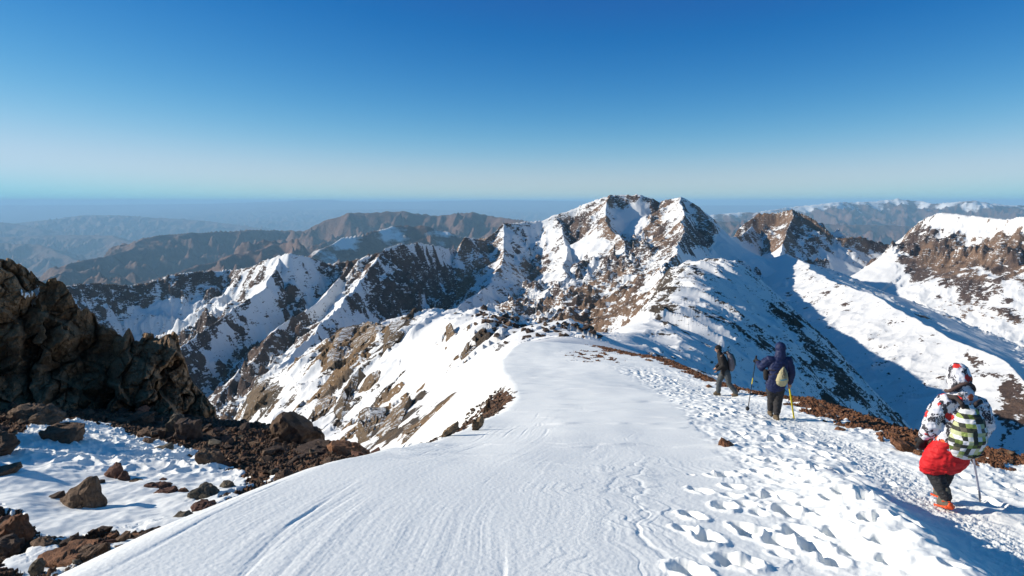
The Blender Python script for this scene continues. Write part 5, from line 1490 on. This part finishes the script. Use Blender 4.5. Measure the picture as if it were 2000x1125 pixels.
    bg = person_empty('drawstring_bag', L + V((.105, -.15, 1.02)), 'cream drawstring bag worn on the back of the hiker in the navy jacket', 'bag')
    bm = bmesh.new(); tube(bm, [V((-.015, 0, -.17)), V((-.015, -.03, -.08)), V((.0, -.03, .04)), V((.02, 0, .14)), V((.03, .02, .20))], [(.115, .06), (.135, .085), (.11, .075), (.065, .05), (.03, .03)], 18, 'z')
    fuse('bag_body', bm, cream, bg, .009, 3, .010, 14)
    bm = bmesh.new(); tube(bm, [V((-.085, -.112, -.055)), V((-.01, -.125, -.05)), V((.07, -.105, -.03))], [(.012, .006)] * 3, 8); fuse('printed_stripe', bm, cloth('cyan_print', (.08, .30, .42)), bg, .004, 0)
    for a in (-.03, .005, .04):
        bm = bmesh.new(); tube(bm, [V((.025, -.02, .19)), V((a, -.11, .06)), V((a, -.115, -.01))], [.006] * 3, 6); fuse('cord', bm, strapm, bg, .004, 0)
    bm = bmesh.new(); tube(bm, [V((.02, .0, .18)), V((.05, .02, .27)), V((.12, .12, .36))], [.016] * 3, 8); tube(bm, [V((-.03, -.01, .11)), V((-.14, .0, .05)), V((-.30, .10, .01))], [.013] * 3, 8); tube(bm, [V((.02, -.01, .17)), V((-.03, -.01, .11))], [.013] * 2, 8)
    fuse('strap', bm, strapm, bg, .006, 1)
    pc = person_empty('hip_pouch', L + V((-.21, .0, 1.02)), 'dark rounded pouch hanging at the left side of the navy jacket', 'pouch')
    bm = bmesh.new(); tube(bm, [V((0, 0, -.07)), V((0, 0, .07))], [(.055, .06), (.06, .065)], 14, 'z'); fuse('pouch_body', bm, blackc, pc, .008, 2, .004, 20)
    bm = bmesh.new(); tube(bm, [V((.0, 0, .10)), V((.05, -.07, .13)), V((.15, -.14, .14))], [.010] * 3, 8); fuse('strap', bm, strapm, pc, .005, 1)
    tip = hit(1460, 784); tip = V((tip[0], tip[1], GND(tip[0], tip[1])))
    if tip.y > 19.5 or tip.y < 16: tip = V(P(1460, 784, 17.6)); tip.z = GND(tip.x, tip.y)
    pl = person_empty('trekking_pole', tip, 'thin dark trekking pole planted at the left of the navy jacket hiker', 'trekking pole')
    a = L + haL + V((-.02, .09, .02)) - tip
    pole_mesh('shaft', (0, 0, .0), a, .010, blk, pl); pole_mesh('grip', a * .95, a * 1.07, .020, blk, pl); pole_mesh('yellow_section', a * .55, a * .66, .0125, yel, pl)
    bm = bmesh.new(); tube(bm, [V((0, 0, .07)) + a.normalized() * .0, V((0, 0, .085))], [(.05, .05), (.045, .045)], 12, 'z'); fuse('basket', bm, blk, pl, .006, 0)
    t2 = V(P(1551, 806, 16.7)); t2.z = GND(t2.x, t2.y)
    pl = person_empty('yellow_pole', t2, 'bright yellow pole held low in the right hand of the hiker in the navy jacket', 'pole')
    a = L + haR + V((0, .05, -.07)) - t2
    pole_mesh('shaft', (0, 0, -.02), a, .020, yel, pl); pole_mesh('grip', a * .97, a * 1.12, .024, cloth('red_grip', (.45, .12, .06)), pl)

    # ---------------- farthest hiker, in profile walking left
    L = foot_loc(1415, 771, 24.5); q = person_empty('person', L, 'farthest hiker in profile walking left in black jacket, black beanie and grey trousers', rz=R(90 - 14))
    # local +y is the walking direction
    hipL, hipR = V((.09, -.02, .86)), V((-.09, -.06, .86)); knL, knR = V((.09, .17, .48)), V((-.09, -.14, .47)); anL, anR = V((.09, .20, .12)), V((-.09, -.36, .17))
    shL, shR = V((.19, .12, 1.38)), V((-.19, .10, 1.38)); elL, elR = V((.25, .05, 1.12)), V((-.24, .03, 1.12)); haL, haR = V((.20, .26, .95)), V((-.20, .24, .93))
    hc = V((0, .22, 1.60)); spine = [V((0, -.03, .84)), V((0, .0, 1.0)), V((0, .05, 1.2)), V((0, .11, 1.38)), V((0, .16, 1.47))]
    bm = bmesh.new(); tube(bm, spine, [(.15, .10), (.13, .09), (.16, .10), (.14, .08), (.055, .055)], 16, 'z'); tube(bm, [spine[-1], hc], [.052, .05]); head(bm, hc, (0, .9, -.42))
    for a, b, c in ((shL, elL, haL), (shR, elR, haR)): tube(bm, [spine[3], a, b, c], [.06, .052, .042, .028])
    for a, b, c in ((hipL, knL, anL), (hipR, knR, anR)): tube(bm, [a, b, c, c + V((0, .12, -.07))], [.085, .058, .04, .03])
    hand(bm, haL, (0, .6, -.8), (-.6, .6, 0), 1, .7, 1); hand(bm, haR, (0, .6, -.8), (.6, .6, 0), 1, .7, -1)
    fuse('body', bm, skin, q, .009, 2)
    for k in (-1, 1):
        bm = bmesh.new(); ball(bm, hc + V((.030 * k, .098, -.022)), .009, 8); me = bpy.data.meshes.new('eye'); bm.to_mesh(me); bm.free(); link_mesh('eye', me, eye, q)
    bm = bmesh.new()
    tube(bm, [V((0, -.03, .80)), V((0, -.01, .95)), V((0, .04, 1.15)), V((0, .09, 1.32)), V((0, .13, 1.43)), V((0, .16, 1.49))], [(.19, .15), (.19, .155), (.20, .165), (.20, .15), (.13, .11), (.09, .085)], 18, 'z')
    for sh, el, ha in ((shL, elL, haL), (shR, elR, haR)): tube(bm, [sh * .9 + V((0, 0, .12)), sh, (sh + el) / 2, el, (el + ha) / 2, ha], [.08, .088, .082, .076, .068, .05])
    fuse('jacket', bm, blackc, q, .012, 3, .010, 10)
    bm = bmesh.new(); ball(bm, hc + V((0, -.02, .045)), (.095, .115, .10)); ball(bm, hc + V((0, -.06, -.02)), (.082, .07, .08)); fuse('beanie', bm, blackc, q, .009, 2, .004, 20)
    bm = bmesh.new(); tube(bm, [V((0, .14, 1.46)), V((0, .17, 1.50))], [(.085, .085), (.075, .075)], 16, 'z'); fuse('collar', bm, cloth('grey_fleece', (.30, .33, .34)), q, .009, 2)
    bm = bmesh.new(); tube(bm, [V((0, -.03, .92)), V((0, -.04, .80))], [(.17, .13), (.17, .14)], 18, 'z')
    tube(bm, [hipL, V((.09, .09, .66)), knL, anL + V((0, 0, .02))], [.12, .11, .088, .078]); tube(bm, [hipR, V((-.09, -.11, .66)), knR, anR + V((0, 0, .02))], [.12, .11, .088, .078])
    fuse('trousers', bm, grey, q, .011, 3, .010, 10)
    boot('boot', anL, anL + V((0, .17, -.08)), boots, q); boot('boot', anR, anR + V((0, .13, -.12)), boots, q, 1)
    M = Matrix.Rotation(R(90 - 14), 3, 'Z')
    bp = person_empty('backpack', L + M @ V((0, -.19, 1.22)), 'grey and teal backpack on the farthest hiker', 'backpack', rz=R(90 - 14))
    bm = bmesh.new(); tube(bm, [V((0, -.04, -.25)), V((0, -.05, -.12)), V((0, -.03, .06)), V((0, .03, .22)), V((0, .08, .29))], [(.15, .10), (.165, .12), (.16, .12), (.14, .10), (.09, .06)], 18, 'z'); fuse('pack_body', bm, greyp, bp, .010, 3, .008, 12)
    bm = bmesh.new(); tube(bm, [V((0, -.13, -.12)), V((0, -.13, .02)), V((0, -.06, .2))], [(.11, .05), (.12, .05), (.11, .05)], 16, 'z'); fuse('outer_pocket', bm, teal, bp, .010, 3, .005, 14)
    for k in (-1, 1):
        bm = bmesh.new(); tube(bm, [V((.08 * k, .06, .24)), V((.11 * k, .20, .27)), V((.13 * k, .34, .16)), V((.13 * k, .32, -.05)), V((.12 * k, .10, -.20))], [.022] * 5, 8); fuse('strap', bm, strapm, bp, .008, 1)
# ------------------------------------------------------------------ camera, light, air
def build_world():
    cam = bpy.data.cameras.new('camera'); co = bpy.data.objects.new('camera', cam); COL.objects.link(co)
    co.location = (0, 0, 0); co.rotation_euler = (R(90), 0, 0)
    cam.sensor_width = 36; cam.lens = 36 * F / 2000.0
    cam.shift_y = -(562.5 - HZ) / 2000.0
    cam.clip_start = 0.1; cam.clip_end = 400000
    SC.camera = co
    sd = bpy.data.lights.new('sun', 'SUN'); so = bpy.data.objects.new('sun', sd); COL.objects.link(so)
    sd.energy = SUN_E; sd.angle = R(0.5); sd.color = (1.0, 0.91, 0.78)
    az, el = R(SUN_AZ), R(SUN_EL)
    d = Vector((-math.sin(az) * math.cos(el), math.cos(az) * math.cos(el), math.sin(el)))
    so.rotation_euler = d.to_track_quat('Z', 'Y').to_euler()
    w = bpy.data.worlds.new('World'); SC.world = w; w.use_nodes = True
    nt = w.node_tree; nt.nodes.clear(); t = NT(nt)
    sky = t.n('ShaderNodeTexSky'); sky.sky_type = 'NISHITA'; sky.sun_disc = False
    sky.sun_elevation = el; sky.sun_rotation = math.atan2(d.x, d.y); sky.altitude = 3000
    sky.air_density = SKY_AIR; sky.dust_density = SKY_DUST; sky.ozone_density = SKY_OZ
    col = sky.outputs[0]
    # clear high mountain air: deepen the blue towards the zenith
    sp = t.n('ShaderNodeSeparateColor'); t.l(col, sp.inputs[0]); cb = t.n('ShaderNodeCombineColor')
    for i, (pw, ml, kk) in enumerate(SKY_GRADE):
        v = t.math('MULTIPLY', t.math('POWER', t.math('MULTIPLY', sp.outputs[i], 0.12), pw), ml)
        if i == 0: v = t.math('SUBTRACT', v, 0.013)
        v = t.math('MAXIMUM', v, (0.012, 0.095, 0.24)[i])
        v = t.math('DIVIDE', v, t.math('ADD', t.math('MULTIPLY', t.math('MULTIPLY', v, v), kk), 1.0))
        t.l(t.math('ADD', t.math('MULTIPLY', v, 1 / 0.12), 0.004), cb.inputs[i])
    bg = t.n('ShaderNodeBackground'); bg.inputs['Strength'].default_value = SKY_S
    t.l(cb.outputs[0], bg.inputs['Color'])
    o = t.n('ShaderNodeOutputWorld'); t.l(bg.outputs[0], o.inputs['Surface'])
    # the air
    if HAZE > 0:
        m, nt = new_mat('air'); t = NT(nt)
        v = t.n('ShaderNodeVolumePrincipled'); v.inputs['Density'].default_value = HAZE
        v.inputs['Color'].default_value = (*HAZE_COL, 1); v.inputs['Anisotropy'].default_value = 0.0
        o = t.n('ShaderNodeOutputMaterial'); t.l(v.outputs[0], o.inputs['Volume'])
        bm = bmesh.new(); bmesh.ops.create_cube(bm, size=1)
        s = 175000
        for vv in bm.verts:
            vv.co = Vector((vv.co.x * 2 * s, (s if vv.co.y > 0 else -4000), (330 if vv.co.z > 0 else -3100)))
        me = bpy.data.meshes.new('haze'); bm.to_mesh(me)
        h = link_mesh('haze', me, m, smooth=False)
        tag(h, 'thin blue haze lying over the distant country', 'haze', kind='stuff')
    SC.view_settings.view_transform = 'Standard'; SC.view_settings.look = 'None'
    SC.view_settings.exposure = EXPO; SC.view_settings.gamma = 1
    SC.render.engine = 'CYCLES'
    c = SC.cycles
    c.use_denoising = True
    try: c.denoiser = 'OPENIMAGEDENOISE'
    except Exception: pass
    c.max_bounces = 6; c.diffuse_bounces = 3; c.glossy_bounces = 2; c.transmission_bounces = 2; c.volume_bounces = 2
    c.use_adaptive_sampling = True; c.adaptive_threshold = 0.02


SUN_E = 4.8
SKY_S = 0.11; SKY_AIR = 1.0; SKY_DUST = 0.0; SKY_OZ = 2.0
SKY_GRADE = [(2.5, 2.45, 1.4), (1.65, 1.18, 0.7), (1.1, 0.98, 0.4)]
HAZE = 2.1e-5; HAZE_COL = (0.41, 0.73, 1.0)
EXPO = 0.33
import time as _t
_t0 = _t.time()
GX, GY, GZ, GR = build_ground(); GND = Ground(GX, GY, GZ); GROCK = Ground(GX, GY, GR)
print('STEP ground', _t.time() - _t0)
STEPS = [build_mid, build_shoulder, build_far, build_crag, build_boulders, build_outcrops, build_stones, build_people, build_world]
for fn in STEPS:
    fn(); print('STEP', fn.__name__, round(_t.time() - _t0, 1))
